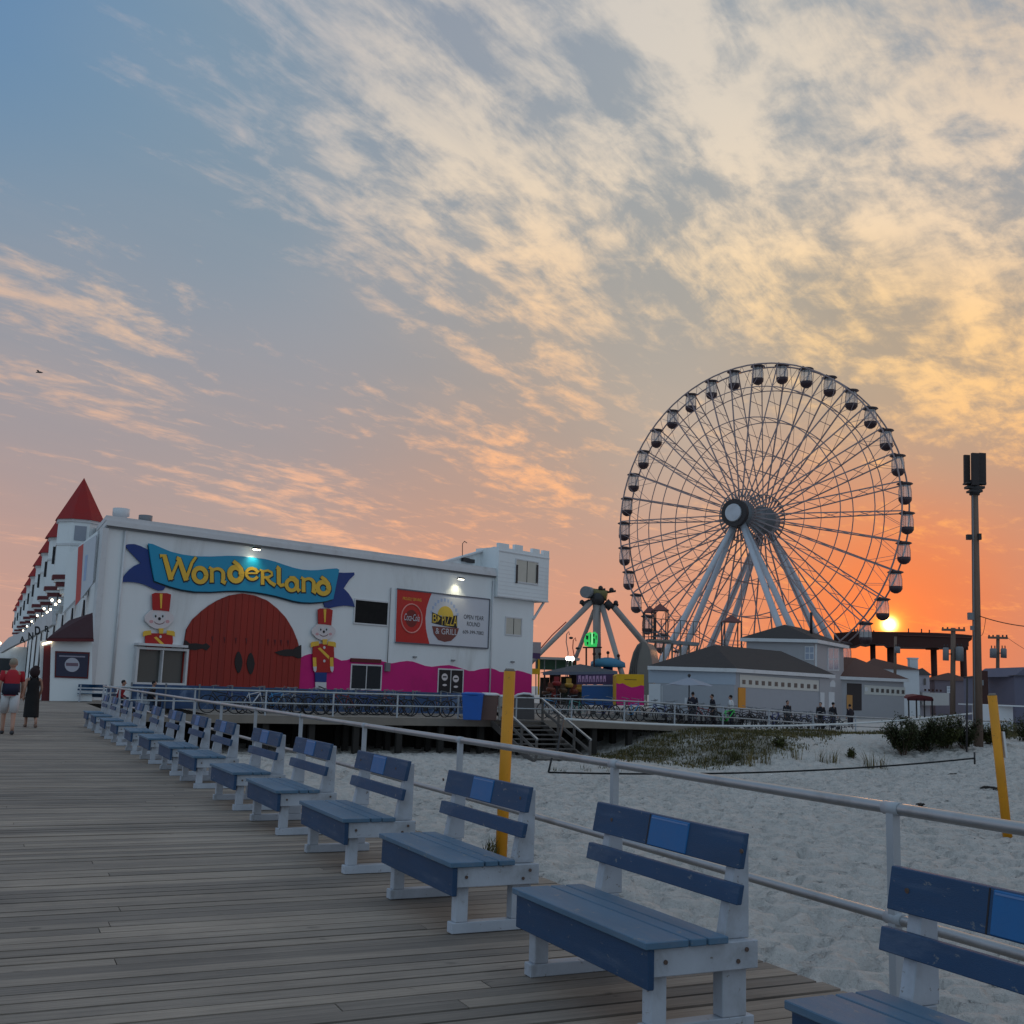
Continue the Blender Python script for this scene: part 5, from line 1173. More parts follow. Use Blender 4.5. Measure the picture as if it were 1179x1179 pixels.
for i in range(7):
    x = 1004+i*5.9; y = 794.6+i*.36; bpl(PC, [(x-1.5,y-2.2),(x+1.5,y-2.1),(x+1.5,y+2.3),(x-1.5,y+2.2)], .05, .018, mat('pane_brown',(92,84,80)), 'window', hC)
bpl(PC, [(997+2*math.cos(rad(t)),793.6+2.6*math.sin(rad(t))) for t in range(0,360,30)], .05, .018, white_trim, 'round_lamp', hC)
bpl(PC, [(974.5,800),(981,800.4),(981,816),(974.5,816)], .05, .02, mat('amber_paint',(196,140,80),.6,.1), 'inner_door', hC)  # inner door in one flat amber colour
# the houses and white wall of the street beyond
def gable(name, label, Y, x0, x1, ye, yr, xr, m, rm, depth=9, extra=None):
    t = thing(name, label, 'house', at_y((x0+x1)/2, 815, Y)); a, b = at_y(x0, ye, Y), at_y(x1, ye, Y); b.z = a.z
    wallrun([a, b, b+Vector((1.5,depth,0)), a+Vector((1.5,depth,0))], -.6, a.z, 'wall', m, t)
    q = MB(); r0 = at_y(xr, yr, Y+2); r1 = r0+Vector((1.5,depth-4,0)); o = .25
    ev = [a+Vector((-o,-o,.003)), b+Vector((o,-o,.003)), b+Vector((1.5+o,depth+o,.003)), a+Vector((1.5-o,depth+o,.003))]
    q.add(ev+[r0,r1], [[0,1,4],[1,2,5,4],[2,3,5],[3,0,4,5],[3,2,1,0]]); q.build('roof', rm, t); return t
H1 = gable('white_house', 'plain white house with a brown roof and a chimney under the elevated track', 125, 1000, 1058, 769.5, 757.8, 1006, house_white, brown_shingle)
q = MB(); c_ = at_y(1051, 768, 126); q.box(c_, (.9,.8,2.0)); q.box(c_+ZA*.98, (1.05,.95,.14)); q.build('chimney', house_white, H1)
wH = Plane(at_y(1030,790,124.95), Vector((1,0,0)))
H2 = gable('gabled_house', 'small pale gabled house with an arched window right of the chimney', 128, 1057.5, 1070, 777, 769, 1062, mat('pale_house',(176,170,178),.7,.05), shingle)
wH2 = Plane(at_y(1063,790,127.9), Vector((1,0,0)))
bpl(wH2, [(1063.6,782),(1064.8,780.5),(1066,782),(1066,788.5),(1063.6,788.5)], .05, .045, mat('pane_brown',(92,84,80)), 'window', H2)
bpl(wH2, [(1057.8,797),(1088,798),(1088,812),(1057.8,812)], 1.2, 1.1, mat('porch_white',(186,182,180),.7,.05), 'porch', H2)
for i in range(5): 
    x = 1060+i*4.4; bpl(wH2, [(x,793.2+.2*i),(x+1.6,793.2+.2*i),(x+1.6,795.6+.2*i),(x,795.6+.2*i)], 1.3, .2, rust_dark, 'porch_gap', H2)
H3 = gable('grey_row_house', 'wide grey house with a brown roof standing behind the crossarm pole', 135, 1076, 1122, 783, 774.5, 1092, mat('row_grey',(118,108,118),.8,.06), brown_shingle)
hwin(Plane(at_y(1100,790,134.95),Vector((1,0,0))), 1090,790,1095,798, H3)
H4 = gable('grey_house', 'grey shingled house with two white-framed windows near the right edge', 105, 1136, 1166, 778.5, 775.8, 1140, mat('house_slate',(112,112,130),.8,.05), shingle)
p4 = Plane(at_y(1150,790,104.95),Vector((1,0,0)))
for y in (787, 803.5):
    fr_ = bpl(p4, [(1160.2,y),(1161.2,y-1),(1164.4,y-1),(1165.4,y),(1165.4,y+9.5),(1160.2,y+9.5)], .06, .055, house_white, 'window', H4); bpl(p4, [(1161.4,y+1.2),(1164.2,y+1.2),(1164.2,y+8),(1161.4,y+8)], .07, .01, ink, 'pane', H4)
H5 = gable('dark_grey_house', 'taller dark grey gabled house cut off by the right edge of the photo', 92, 1167.5, 1230, 778, 770, 1200, mat('house_dark',(100,98,116),.8,.05), shingle)
q = MB(); a = at_y(1166.5,779,91.9); b = at_y(1182,768,91.9); q.prism([a, b, at_y(1205,779,91.9)], [v+Vector((0,8,0)) for v in (a,b,at_y(1205,779,91.9))]); q.build('gable', mat('house_dark',(100,98,116)), H5)
ww = thing('white_shed', 'low white windowless shed wall behind the leaning yellow post', 'shed', at_y(1147, 832, 78))
a, b = at_y(1130, 812.5, 78), at_y(1166, 813.5, 79); b.z = a.z; wallrun([a,b,b+Vector((1,4,0)),a+Vector((1,4,0))], -1, a.z, 'wall', house_white, ww)
q = MB(); q.box((a+b)/2+Vector((.5,2,.05)), ((b-a).length+.3, 4.3, .09)); q.build('roof', white_trim, ww)
db = thing('dark_cabinet', 'tall dark brown cabinet standing right behind the antenna pole', 'cabinet', at_y(1132.5,815,85)); q = MB(); q.box(at_y(1132.5,792,85), (.5,.5,2.6)); q.bar(at_y(1132.5,805,85), at_y(1132.5,822,85), .3); q.build('case', rust_dark, db)
q = MB(); q.box(at_y(1129.8,786,84.6), (.28,.2,.4)); q.build('meter', grey_metal, db)
# long red awning in front of the houses
rc = thing('red_awning', 'dark red awning on posts in front of the white porch', 'awning', at_y(1060, 815, 112))
def CP_(x,y): return at_y(x,y,112)
q = MB(); f = [CP_(1044.5,804.5),CP_(1046,802.2),CP_(1053,801),CP_(1060,800.2),CP_(1067,801.2),CP_(1073.5,802.6),CP_(1074.5,805.3)]; q.prism(f, [v+Vector((0,2.2,.1)) for v in f]); q.build('canopy', mat('awning_red',(104,34,38),.7,.2,3), rc)
q = MB(); q.bar(CP_(1044.5,805), CP_(1074.5,805.8), .12, .25); q.build('valance', mat('awning_dark',(84,26,32),.7,.1), rc)
for x in (1046,1055,1064,1073): q = MB(); c_ = CP_(x,805); q.bar(c_, Vector((c_.x,c_.y,-.42)), .12); q.build('post', dark_metal, rc)
# elevated track on columns
et = thing('elevated_track', 'long dark elevated ride track on columns, silhouetted under the setting sun', 'ride track', at_y(1050, 815, 142))
q = MB(); pts = [(960,729),(985,726.6),(1010,727.2),(1040,727.6),(1080,728.6),(1108,730.2),(1119.5,731.4),(1119,736.5),(1115.5,739),(1115.5,744),(1108,746),(1072,745.4),(1036,744.8),(1022,744.8),(1018,741.4),(1002,741.4),(996,742.6),(990,741.4),(984,744),(976,744.4),(960,741)]
f = [at_y(x,y,142) for x,y in pts]; q.prism(f, [v+Vector((2,6,0)) for v in f]); q.build('deck', rust_dark, et)
for x, w_, y1 in ((1004.8,.55,815),(1026.5,.95,815),(1074.7,.62,815),(1108.5,.66,815)):
    q = MB(); c_ = at_y(x,741,144); q.tube([c_, Vector((c_.x,c_.y,-.5))], w_/1.6, 10)
    if x > 1070: q.box(at_y(x-1.5,746.3,144), (1.4,.9,.45))
    q.build('column', rust_dark, et)
q = MB()
for x in (984,987,991,995,1000,1006,1046,1061,1070): q.bar(at_y(x,728.5,142.2), at_y(x,723.2+random.uniform(0,2.5),142.2), .12)
q.bar(at_y(985,725.2,142.2), at_y(1001,726,142.2), .08); q.build('railing', dark_metal, et)
q = MB(); f = [at_y(x,y,141.8) for x,y in ((1034,730.5),(1119,733.6),(1119,734.6),(1034,731.5))]; q.prism(f, [v+Vector((0,.15,0)) for v in f]); q.build('rail_edge', mat('track_edge',(92,54,48),.7,.1), et)

# ------------------------------------------------------------------ poles and wires
tp = thing('antenna_pole', 'tall wooden pole topped by a cluster of dark cellular antenna panels', 'utility pole', at_y(1125.5, 842, 52))
p0 = at_y(1126, 848, 52); p1 = at_y(1122, 556, 52)
MB().tube([p0-ZA*.6, p1], [.22,.155], 12).build('shaft', pole_wood, tp)
for x, dY, w_ in ((1113,.05,.27),(1122.3,-.28,.32),(1130.6,.0,.33)):
    q = MB(); a, b = at_y(x+.3, 558.5, 52+dY), at_y(x, 521.8 if x > 1115 else 524, 52+dY); q.bar(a, b, w_, .16, Vector((0,1,0))); q.build('antenna_panel', mat('antenna_brown',(54,46,46),.7,.1), tp)
q = MB(); q.tube([at_y(1122,570,52), at_y(1122,553,52)], .24, 12); q.box(at_y(1122,561.5,52), (.85,.4,.12)); q.box(at_y(1122,566,52), (.6,.5,.1)); q.box(at_y(1122,557,52), (.95,.5,.07)); q.build('mount', dark_metal, tp)
q = MB(); q.box(at_y(1115.6,618.5,51.8), (.22,.2,.25)); q.box(at_y(1127.6,618,51.8), (.14,.2,.3)); q.build('bracket', dark_metal, tp)
q = MB(); q.box(at_y(1117.3,709.5,51.8), (.22,.2,.34)); q.box(at_y(1119,723,51.8), (.12,.14,.2)); q.build('junction_box', grey_metal, tp)
q = MB(); q.tube([at_y(1120,570,51.86), at_y(1122.5,840,51.8)], .03, 5); q.build('conduit', grey_metal, tp)
def upole(x, ytop, ybase, Y, xl, xr, ya, cans, label, w=.14):
    t = thing('utility_pole', label, 'utility pole', at_y(x, ybase, Y)); b0 = at_y(x-1, ybase, Y); MB().tube([b0-ZA*.8, at_y(x, ytop, Y)], [w*1.15,w], 10).build('shaft', pole_wood, t)
    if xl: q = MB(); q.bar(at_y(xl,ya,Y-.2), at_y(xr,ya+.6,Y-.2), .16, .2); q.build('crossarm', pole_wood, t); q = MB(); [q.tube([at_y(x_,ya,Y-.2), at_y(x_,ya-3,Y-.2)], .07, 6) for x_ in (xl+1,(xl+x)/2,(xr+x)/2,xr-1)]; q.build('insulator', dark_metal, t)
    for cx_, y0, y1, r_ in cans:
        q = MB(); a, b = at_y(cx_,y1,Y-.4), at_y(cx_,y0,Y-.4); q.tube([a, a+(b-a)*.9, b], [r_,r_,r_*.75], 12); tr = q.build('transformer', grey_metal, t); q = MB(); [q.tube([b+Vector((dx_,0,0)), b+Vector((dx_,0,.25))], .05, 5) for dx_ in (-r_*.5,r_*.5)]; q.build('bushing', dark_metal, tr)
        q = MB(); q.bar(a.lerp(b,.5), at_y(x,(y0+y1)/2,Y), .1); q.build('hanger', dark_metal, tr)
    return t
u1 = upole(1097.5, 723, 816, 98, 1084.5, 1111, 725, ((1089,745.5,760.5,.26),(1104.8,744.5,761,.34)), 'crossarm pole with two grey transformers in front of the elevated track', .2)
u2 = upole(1149, 731, 815, 100, 1137.8, 1160, 734, ((1143.6,746.5,757.5,.3),(1155.6,746.5,757.5,.26)), 'crossarm pole with two transformer cans near the right edge', .15)
u3 = upole(1031, 733, 785, 118, None, None, 0, ((1033.2,744.5,752,.3),), 'short pole with one grey box just below the setting sun', .14)
def wire(name, label, pts, r, cat='cable', m=None, grp=None):
    q = MB(); q.tube(pts, r, 6); o = q.build(name, m or cable, None, 0, pts[0]); return tag(o, label, cat, grp)
def sag(p, q_, s, n=14): return [p.lerp(q_, i/n) - ZA*s*4*(i/n)*(1-i/n) for i in range(n+1)]
wire('overhead_wire', 'thin overhead wire sloping from the antenna pole to the right edge, upper of two', sag(at_y(1127,709,52), at_y(1215,723,44), .15), .022)
wire('overhead_wire', 'thin overhead wire looping down against the sky right of the antenna pole', sag(at_y(1135,711,52), at_y(1128,730,52), .35), .012)
wire('overhead_wire', 'thin wire leaving the right crossarm pole towards the right edge', sag(at_y(1159,733.5,99.8), at_y(1240,770,80), .4), .018)

# ------------------------------------------------------------------ staircase from the walkway to the sand
stair_wood = mat('stair_timber', (96, 90, 86), .85, .18, 1.5, .3, 20)
SC0, SC1 = 21.3, 23.9
sw = thing('beach_staircase', 'weathered timber staircase with white handrails leading from the walkway down to the sand', 'staircase', bw(W0A, 22.6, 0))
run, drop = 4.6, 1.62; nst = 9
for i in range(nst):
    f_ = (i+.5)/nst; q = MB(); q.box(bw(W0A-.1-run*f_, (SC0+SC1)/2, -drop*(i+1)/(nst+.0)+.14), (.34, SC1-SC0-.14, .05), DX); q.build('tread', stair_wood, sw)
for c in (SC0, SC1):
    q = MB(); a, b = bw(W0A-.07, c, -.14), bw(W0A-run-.1, c, -drop-.06); q.bar(a, b, .06, .3); q.build('stringer', stair_wood, sw)
    q = MB(); a, b = bw(W0A-.07, c, 1.0), bw(W0A-run-.25, c, -drop+.98); q.bar(a, b, .09, .07); q.build('handrail', rail_paint, sw)
    q = MB(); q.bar(a-ZA*.5, b-ZA*.5, .05, .12); q.build('mid_rail', stair_wood, sw)
    for f_ in (.02, .36, .68, .985):
        p_ = a.lerp(b, f_); q = MB(); q.box(Vector((p_.x,p_.y,p_.z-.62)), (.09,.09,1.28), DX); q.build('newel_post', stair_wood, sw)
wire('leaning_pole', 'dark slanting pole leaning beside the staircase handrail', [at_y(641,868,42.4), at_y(649,827,45)], .05, 'pole', dark_metal)
# ropes strung across the beach
wire('white_rope', 'long white rope sagging from the staircase to the antenna pole', sag(at_y(650,827.5,44.6), at_y(1119,821.5,51.6), .42, 30), .045, 'rope', rope_w)
for k, (x, y) in enumerate(((632.5,888.5),)):
    pass
wire('black_rope', 'dark rope strung low over the sand from the staircase to the dark shrubs', [at_y(636,870,38), at_y(631.5,889,37.5)] + sag(at_y(632,889.3,37.5), at_y(1122,873,44), .25, 30), .035, 'rope', cable)
stk = thing('rope_stake', 'thin dark stake holding the end of the rope beside the shrubs', 'stake', at_y(1122,875,44)); q = MB(); q.tube([at_y(1122.3,880,44), at_y(1122,866,44)], .035, 6); q.build('stake', dark_metal, stk)
rg = thing('marker_stake', 'thin metal stake standing among the shrubs left of the antenna pole', 'stake', at_y(1113,862,46)); q = MB(); q.tube([at_y(1113,866,46), at_y(1113.6,780,46)], .04, 6); q.build('stake', dark_metal, rg)

# ------------------------------------------------------------------ bins by the stairs
def rbin(px, y0, y1, Y, w, m, label, lid):
    b0 = at_y(px, y1, Y); t = thing('waste_bin', label, 'bin', Vector((b0.x,b0.y,0))); h_ = at_y(px, y0, Y).z; q = MB()
    q.hexa([Vector((b0.x+sx*w*.42, b0.y+sy*w*.42, .0)) for sx,sy in ((-1,-1),(1,-1),(1,1),(-1,1))], [Vector((b0.x+sx*w*.5, b0.y+sy*w*.5, h_-.12)) for sx,sy in ((-1,-1),(1,-1),(1,1),(-1,1))]); q.build('body', m, t, .02)
    q = MB(); q.loft([(Vector((b0.x,b0.y,h_-.118)),w*.56,w*.56),(Vector((b0.x,b0.y,h_-.04)),w*.54,w*.54),(Vector((b0.x,b0.y,h_)),w*.36,w*.36)],16); q.build('lid', lid, t); return t
rbin(543.5, 797, 832, 50.2, .95, mat('bin_blue',(24,88,172),.5,.08), 'tall bright blue recycling bin behind the walkway railing', mat('bin_blue_lid',(30,96,180),.5,.08))
rbin(562, 797.5, 834, 50.6, .85, mat('bin_brown',(104,78,70),.7,.1), 'brown waste bin with a pale lid beside the blue bin', white_trim)
rbin(580, 800, 835, 50.8, .6, mat('bin_pale',(166,158,152),.7,.1), 'pale waste bin half hidden behind the round yellow post', white_trim)
gb = thing('grey_kiosk', 'low dark grey arched-top kiosk on the walkway at the head of the stairs', 'kiosk', at_y(605, 820, 53.2)); q = MB()
pts = [(592,832),(592,803),(596,800.4),(603,799),(610,799.6),(615,802),(615.5,832)]; f = [at_y(x,y,53.2) for x,y in pts]; q.prism(f, [v+Vector((0,1.2,0)) for v in f]); q.build('body', mat('kiosk_grey',(92,86,86),.8,.1), gb)
q = MB(); q.tube([at_y(x,y-.6,53.1) for x,y in pts[1:-1]], .06, 6); q.build('rim', white_trim, gb)
# low mural panels behind the bicycles
MUR = mat('mural_blue', (52,78,116), .6, .28, 2.4, dirt=(140,158,186), dirt_amt=.8)
mu = thing('mural_fence', 'low blue painted fence with pale swirls behind the parked bicycles', 'fence', bw(52.6, 14, 0))
for i in range(11):
    c = 6.0+i*1.5
    q = MB(); q.box(bw(52.6, c+.74, .58), (.06, 1.46, 1.06), DX); q.build('panel', MUR, mu)
for i in range(12): q = MB(); q.box(bw(52.55, 5.97+i*1.5, .58), (.09,.07,1.2), DX); q.build('post', grey_metal, mu)

# ------------------------------------------------------------------ bicycles leaning in a row along the walkway
def bike_proto(cat_label='bicycle'):
    t = thing('bicycle', 'tmp', 'bicycle', (0,0,0), 'bicycles parked along the walkway railing')
    for s in (-1, 1):
        q = MB(); q.tube([Vector((s*.53+.335*math.cos(a), 0, .345+.335*math.sin(a))) for a in [2*math.pi*i/24 for i in range(24)]], .024, 6, closed=True); w_ = q.build('wheel', ink, t)
        q = MB()
        for k in range(8):
            a = 2*math.pi*k/8; q.bar(Vector((s*.53,0,.345)), Vector((s*.53+.33*math.cos(a),0,.345+.33*math.sin(a))), .006)
        q.tube([Vector((s*.53,-.04,.345)), Vector((s*.53,.04,.345))], .03, 8); q.build('spokes', grey_metal, w_)
    bb, st_, hd, ra = Vector((-.08,0,.30)), Vector((-.20,0,.82)), Vector((.36,0,.88)), Vector((-.53,0,.345))
    q = MB(); q.tube([bb, st_], .02, 7); q.tube([bb, hd-ZA*.1], .024, 7); q.tube([st_-ZA*.08, hd-ZA*.04], .02, 7); q.tube([bb, ra], .014, 6); q.tube([st_-ZA*.06, ra], .012, 6); q.tube([hd, Vector((.53,0,.345))], .018, 7); q.build('frame', mat('bike_paint', (40,70,120), .4, .05), t)
    q = MB(); q.ball(st_+ZA*.10, (.14,.08,.04), 10, 6); q.tube([st_-ZA*.02, st_+ZA*.08], .014, 6); q.build('saddle', ink, t)
    q = MB(); q.tube([hd-ZA*.06, hd+ZA*.14], .014, 6); q.tube([hd+ZA*.14+Vector((-.16,-.30,.04)), hd+ZA*.15+Vector((.03,-.16,0)), hd+ZA*.14, hd+ZA*.15+Vector((.03,.16,0)), hd+ZA*.14+Vector((-.16,.30,.04))], .014, 6); q.build('handlebar', grey_metal, t)
    q = MB(); q.tube([bb+Vector((0,-.085,0)), bb+Vector((0,.085,0))], .016, 8); q.tube([bb+Vector((0,.06,0)), bb+Vector((0,.075,0))], .09, 12); q.bar(bb+Vector((0,-.08,0)), bb+Vector((.12,-.08,-.12)), .02); q.bar(bb+Vector((0,.08,0)), bb+Vector((-.12,.08,.12)), .02); q.build('crankset', dark_metal, t)
    return t
bk0 = bike_proto()
PAL = [('navy blue',(36,54,110)),('black',(26,26,30)),('silver',(150,152,158)),('dark red',(124,30,36)),('sky blue',(60,140,190)),('white',(200,200,204)),('teal',(30,120,120)),('bright green',(60,210,90)),('charcoal',(60,60,66))]
PM = [mat('bike_paint_%s' % n.replace(' ','_'), c, .4, .05) for n, c in PAL]
bikes = [(255,1),(272,0),(291,5),(308,1),(318,4),(330,2),(342,8),(356,1),(368,0),(383,1),(395,3),(408,1),(420,0),(431,8),(443,1),(452,3),(463,1),(487,1),(505,8),(522,1),(637,4),(648,8),(664,6),(681,1),(697,0),(713,8),(729,4),(747,1),(762,0),(778,1),(803,8),(812,3),(838,7),(868,1),(880,8),(912,1),(926,0),(950,1),(962,8),(822,1),(848,8),(856,1),(874,1),(892,0),(900,8),(918,1),(936,1),(942,8),(956,0),(787,8),(770,1)]
seen = {}; bikes.sort()
for i, (px, ci) in enumerate(bikes):
    # place on the deck strip between the railing and the mural, a little uneven
    aa = W0A + random.uniform(1.5, 3.6); lo, hi = 4.5, 60.
    for _ in range(40):
        m_ = (lo+hi)/2; p_ = bw(aa, m_, walk_z(m_)+.4)-Vector((0,0,EYE)); X = 589.5+F*p_.dot(RT)/p_.dot(FW)
        if X < px: lo = m_
        else: hi = m_
    c_ = lo; yaw = BYAW + rad(random.choice((0,180))+random.uniform(-32,32)); nm = PAL[ci][0]
    nb = 'below the red arched doors' if 205 < px < 345 else 'below the magenta base' if px < 560 else 'before the ride lot' if px < 742 else 'before the grey houses' if px < 900 else 'at the row\'s right end'
    if px < 205: nb = 'below the ticket window'
    lab = '%s bicycle parked %s' % (nm, nb); n_ = seen.get(lab, 0); seen[lab] = n_+1
    if n_: lab += ', %s such from the left there' % ['second','third','fourth','fifth','sixth','seventh','eighth','ninth','tenth','eleventh','twelfth'][n_-1]
    o = bk0 if i == 0 else dup(bk0)
    o.scale = (1.12,)*3
    o.location = bw(aa, c_, walk_z(c_)+.002); o.rotation_euler = (rad(random.uniform(-7,7)), 0, yaw); o['label'] = lab
    for ch in o.children:
        if ch.name.startswith('frame'): ch.material_slots[0].link = 'OBJECT'; ch.material_slots[0].material = PM[ci]
# market umbrella on the house forecourt
mu2 = thing('patio_umbrella', 'pale grey patio umbrella in front of the grey siding of the low house', 'umbrella', at_y(793.5, 815, 66)); c_ = at_y(793.5, 780, 66)
q = MB(); n = 10; e_ = [at_y(793.5,788.5,66)+Vector((1.42*math.cos(2*math.pi*k/n), 1.42*math.sin(2*math.pi*k/n), -.04*(k%2))) for k in range(n)]; q.add(e_+[c_], [[k,(k+1)%n,n] for k in range(n)]); q.build('canopy', mat('umbrella_grey',(150,154,166),.8,.06), mu2)
q = MB(); q.tube([Vector((c_.x,c_.y,-.4)), c_+ZA*.08], .035, 8); q.ball(c_+ZA*.12, .1, 8, 6); q.build('pole', dark_metal, mu2)
# ------------------------------------------------------------------ people
SKIN = [mat('skin_a',(176,132,112),.6,.04), mat('skin_b',(128,90,72),.6,.04)]
CLOTH = {}
def cloth(c):
    k = 'cloth_%d_%d_%d' % c
    return mat(k, c, .85, .10, 5, .2, 30)
def skin_mesh(joints, edges, root):
    me = bpy.data.meshes.new('body'); me.from_pydata([j[0] for j in joints], edges, [])
    ob = link(bpy.data.objects.new('body', me)); md = ob.modifiers.new('s','SKIN'); md.use_smooth_shade = True
    for i, j in enumerate(joints):
        r_ = j[1]; r_ = (r_, r_) if not isinstance(r_, tuple) else r_
        me.skin_vertices[0].data[i].radius = r_; me.skin_vertices[0].data[i].use_root = (i == root)
    sb = ob.modifiers.new('u','SUBSURF'); sb.levels = 1; sb.render_levels = 1
    bpy.context.view_layer.update()
    m2 = bpy.data.meshes.new_from_object(ob.evaluated_get(bpy.context.evaluated_depsgraph_get()))
    V = [v.co.copy() for v in m2.vertices]; Fs = [list(p.vertices) for p in m2.polygons]
    bpy.data.objects.remove(ob); bpy.data.meshes.remove(me); bpy.data.meshes.remove(m2); return V, Fs
def person(label, pos, yaw, h, top, bottom, hair, pose='stand', dress=False, sleeves='short', legs='long', skin=0, hairbig=False, lower=None, bag=None, shoes=(60,60,64), group=None):
    t = thing('person', label, 'person', (0,0,0), group); k = h/1.75; v = lambda x,y,z: Vector((x,y,z))
    hip, ch, nk = v(0,0,.95), v(0,.02,1.30), v(0,.01,1.47)
    if pose == 'walk': L = [v(-.09,0,.92), v(-.10,.17,.50), v(-.10,.10,.09), v(-.10,.25,.04)]; Rr = [v(.09,0,.92), v(.10,-.02,.49), v(.10,-.33,.16), v(.10,-.24,.05)]
    elif pose == 'sit': L = [v(-.09,0,.50), v(-.13,.42,.50), v(-.13,.40,.08), v(-.13,.55,.04)]; Rr = [v(.09,0,.50), v(.13,.42,.50), v(.13,.38,.08), v(.13,.53,.04)]
    else: L = [v(-.09,0,.92), v(-.11,.03,.50), v(-.12,0,.09), v(-.13,.15,.04)]; Rr = [v(.09,0,.92), v(.11,.02,.50), v(.12,-.01,.09), v(.13,.14,.04)]
    dz = -.43 if pose == 'sit' else 0
    lean = .10 if pose == 'sit' else .03
    hip, ch, nk = v(0,0,.95+dz), v(0,.02+lean*.6,1.30+dz), v(0,.02+lean,1.47+dz); hd = v(0,.04+lean,1.62+dz)
    sw = .13 if pose == 'walk' else .02
    AL_ = [v(-.19,.01+lean,1.42+dz), v(-.25,-sw*.5+.0,1.14+dz), v(-.24,.04-sw*.6+(.2 if pose == 'sit' else .06),.90+dz+(.08 if pose == 'sit' else 0))]
    AR_ = [v(.19,.01+lean,1.42+dz), v(.25,sw*.6,1.14+dz), v(.24,.12+sw+(.1 if pose == 'sit' else 0),.92+dz+(.06 if pose == 'sit' else 0))]
    J = [(hip,(.155,.11)), (v(0,.01,1.10+dz),(.135,.10)), (ch,(.165,.115)), (nk,.060), (hd+ZA*-.06,.055)]; E_ = [(0,1),(1,2),(2,3),(3,4)]
    for lg in (L, Rr):
        n = len(J); J += [(lg[0],.095),(lg[1],.060),(lg[2],.042),(lg[3],.040)]; E_ += [(0,n),(n,n+1),(n+1,n+2),(n+2,n+3)]
    for ar in (AL_, AR_):
        n = len(J); J += [(ar[0],.058),(ar[1],.042),(ar[2],.030)]; E_ += [(2,n),(n,n+1),(n+1,n+2)]
    V, Fs = skin_mesh([(j[0]*k, (j[1][0]*k, j[1][1]*k) if isinstance(j[1],tuple) else j[1]*k) for j in J], E_, 0)
    b = MB(); b.add(V, Fs, True)
    b.ball(hd*k, (.078*k,.098*k,.118*k), 16, 12)
    for ar in (AL_, AR_):                                     # palm, four unequal bent fingers, thumb
        w_ = ar[2]; d = (ar[2]-ar[1]).normalized(); sd = v(1,0,0); fwd = d.cross(sd).normalized()*-1
        b.tube([w_*k, (w_+d*.05)*k, (w_+d*.095)*k], [.027*k,.040*k,.034*k], 8)
        for q_, ln in enumerate((.07,.08,.075,.06)):
            o_ = fwd*(.030-.020*q_); p0 = w_+d*.09+o_; b.tube([p0*k, (p0+d*ln*.55)*k, (p0+d*ln*.85-sd*.012*(1 if ar is AR_ else -1))*k], [.0095*k,.0085*k,.006*k], 6)
        p0 = w_+d*.03+fwd*.035; b.tube([p0*k, (p0+d*.03+fwd*.022)*k, (p0+d*.06+fwd*.02)*k], [.011*k,.010*k,.007*k], 6)
    b.build('body', SKIN[skin], t)
    f = MB(); 
    for s in (-1,1): f.ball((hd+v(s*.030,.088,.005))*k, (.012*k,.010*k,.009*k), 8, 5)
    f.build('eyes', ink, t)
    f = MB(); f.tube([(hd+v(0,.092,.005))*k, (hd+v(0,.118,-.028))*k, (hd+v(0,.10,-.034))*k], [.008*k,.014*k,.010*k], 6); f.ball((hd+v(0,.086,-.058))*k, (.026*k,.012*k,.008*k), 8, 4)
    for s in (-1,1): f.ball((hd+v(s*.08,0,-.01))*k, (.014*k,.024*k,.034*k), 8, 5)
    f.build('face_features', SKIN[skin], t)
    hm = MB(); hm.ball((hd+v(0,-.018,.032))*k, (.090*k,.100*k,.100*k), 14, 8)
    if hairbig: hm.ball((hd+v(0,-.06,.0))*k, (.15*k,.13*k,.17*k), 14, 8); hm.ball((hd+v(.03,-.05,.12))*k, (.10*k,.09*k,.08*k), 12, 6)
    hm.build('hair', cloth(hair), t)
    tm = cloth(top)
    if dress:
        q = MB(); q.loft([(v(0,-.05,.30)*k,.21*k,.26*k),(v(0,-.04,.34)*k,.215*k,.26*k),(v(0,0,.70)*k,.205*k,.20*k),(v(0,0,.95)*k,.20*k,.16*k),(v(0,.01,1.10)*k,.165*k,.135*k),(v(0,.03,1.30)*k,.19*k,.145*k),(v(0,.03,1.40)*k,.15*k,.12*k),(v(0,.03,1.46)*k,.08*k,.075*k)],18); q.build('dress', tm, t)
        q = MB()
        for s in (-1,1): q.tube([v(s*.10,.10,1.38)*k, v(s*.10,.03,1.475)*k, v(s*.10,-.08,1.40)*k], .022*k, 6)
        q.build('strap', tm, t)
    else:
        q = MB(); q.loft([(v(0,0,.88+dz)*k,.185*k,.14*k),(v(0,0,.95+dz)*k,.185*k,.14*k),(v(0,.01,1.10+dz)*k,.165*k,.13*k),(ch*k,.195*k,.145*k),(v(0,.02+lean*.9,1.41+dz)*k,.165*k,.12*k),(v(0,.02+lean,1.475+dz)*k,.07*k,.07*k)],18)
        for ar in (AL_, AR_):
            e_ = ar[0].lerp(ar[1], .75) if sleeves == 'short' else ar[1]; pts = [ar[0]*.8+ch*.2, ar[0], e_] if sleeves == 'short' else [ar[0]*.8+ch*.2, ar[0], e_, ar[1].lerp(ar[2],.9)]
            q.tube([p*k for p in pts], [.062*k,.066*k]+[.056*k,.044*k][:len(pts)-2], 10)
        q.build('shirt', tm, t)
        if lower: q = MB(); q.loft([(v(0,0,.90+dz)*k,.20*k,.155*k),(v(0,.0,1.16+dz)*k,.185*k,.15*k)],18); q.build('waist_jacket', cloth(lower), t)
        q = MB()
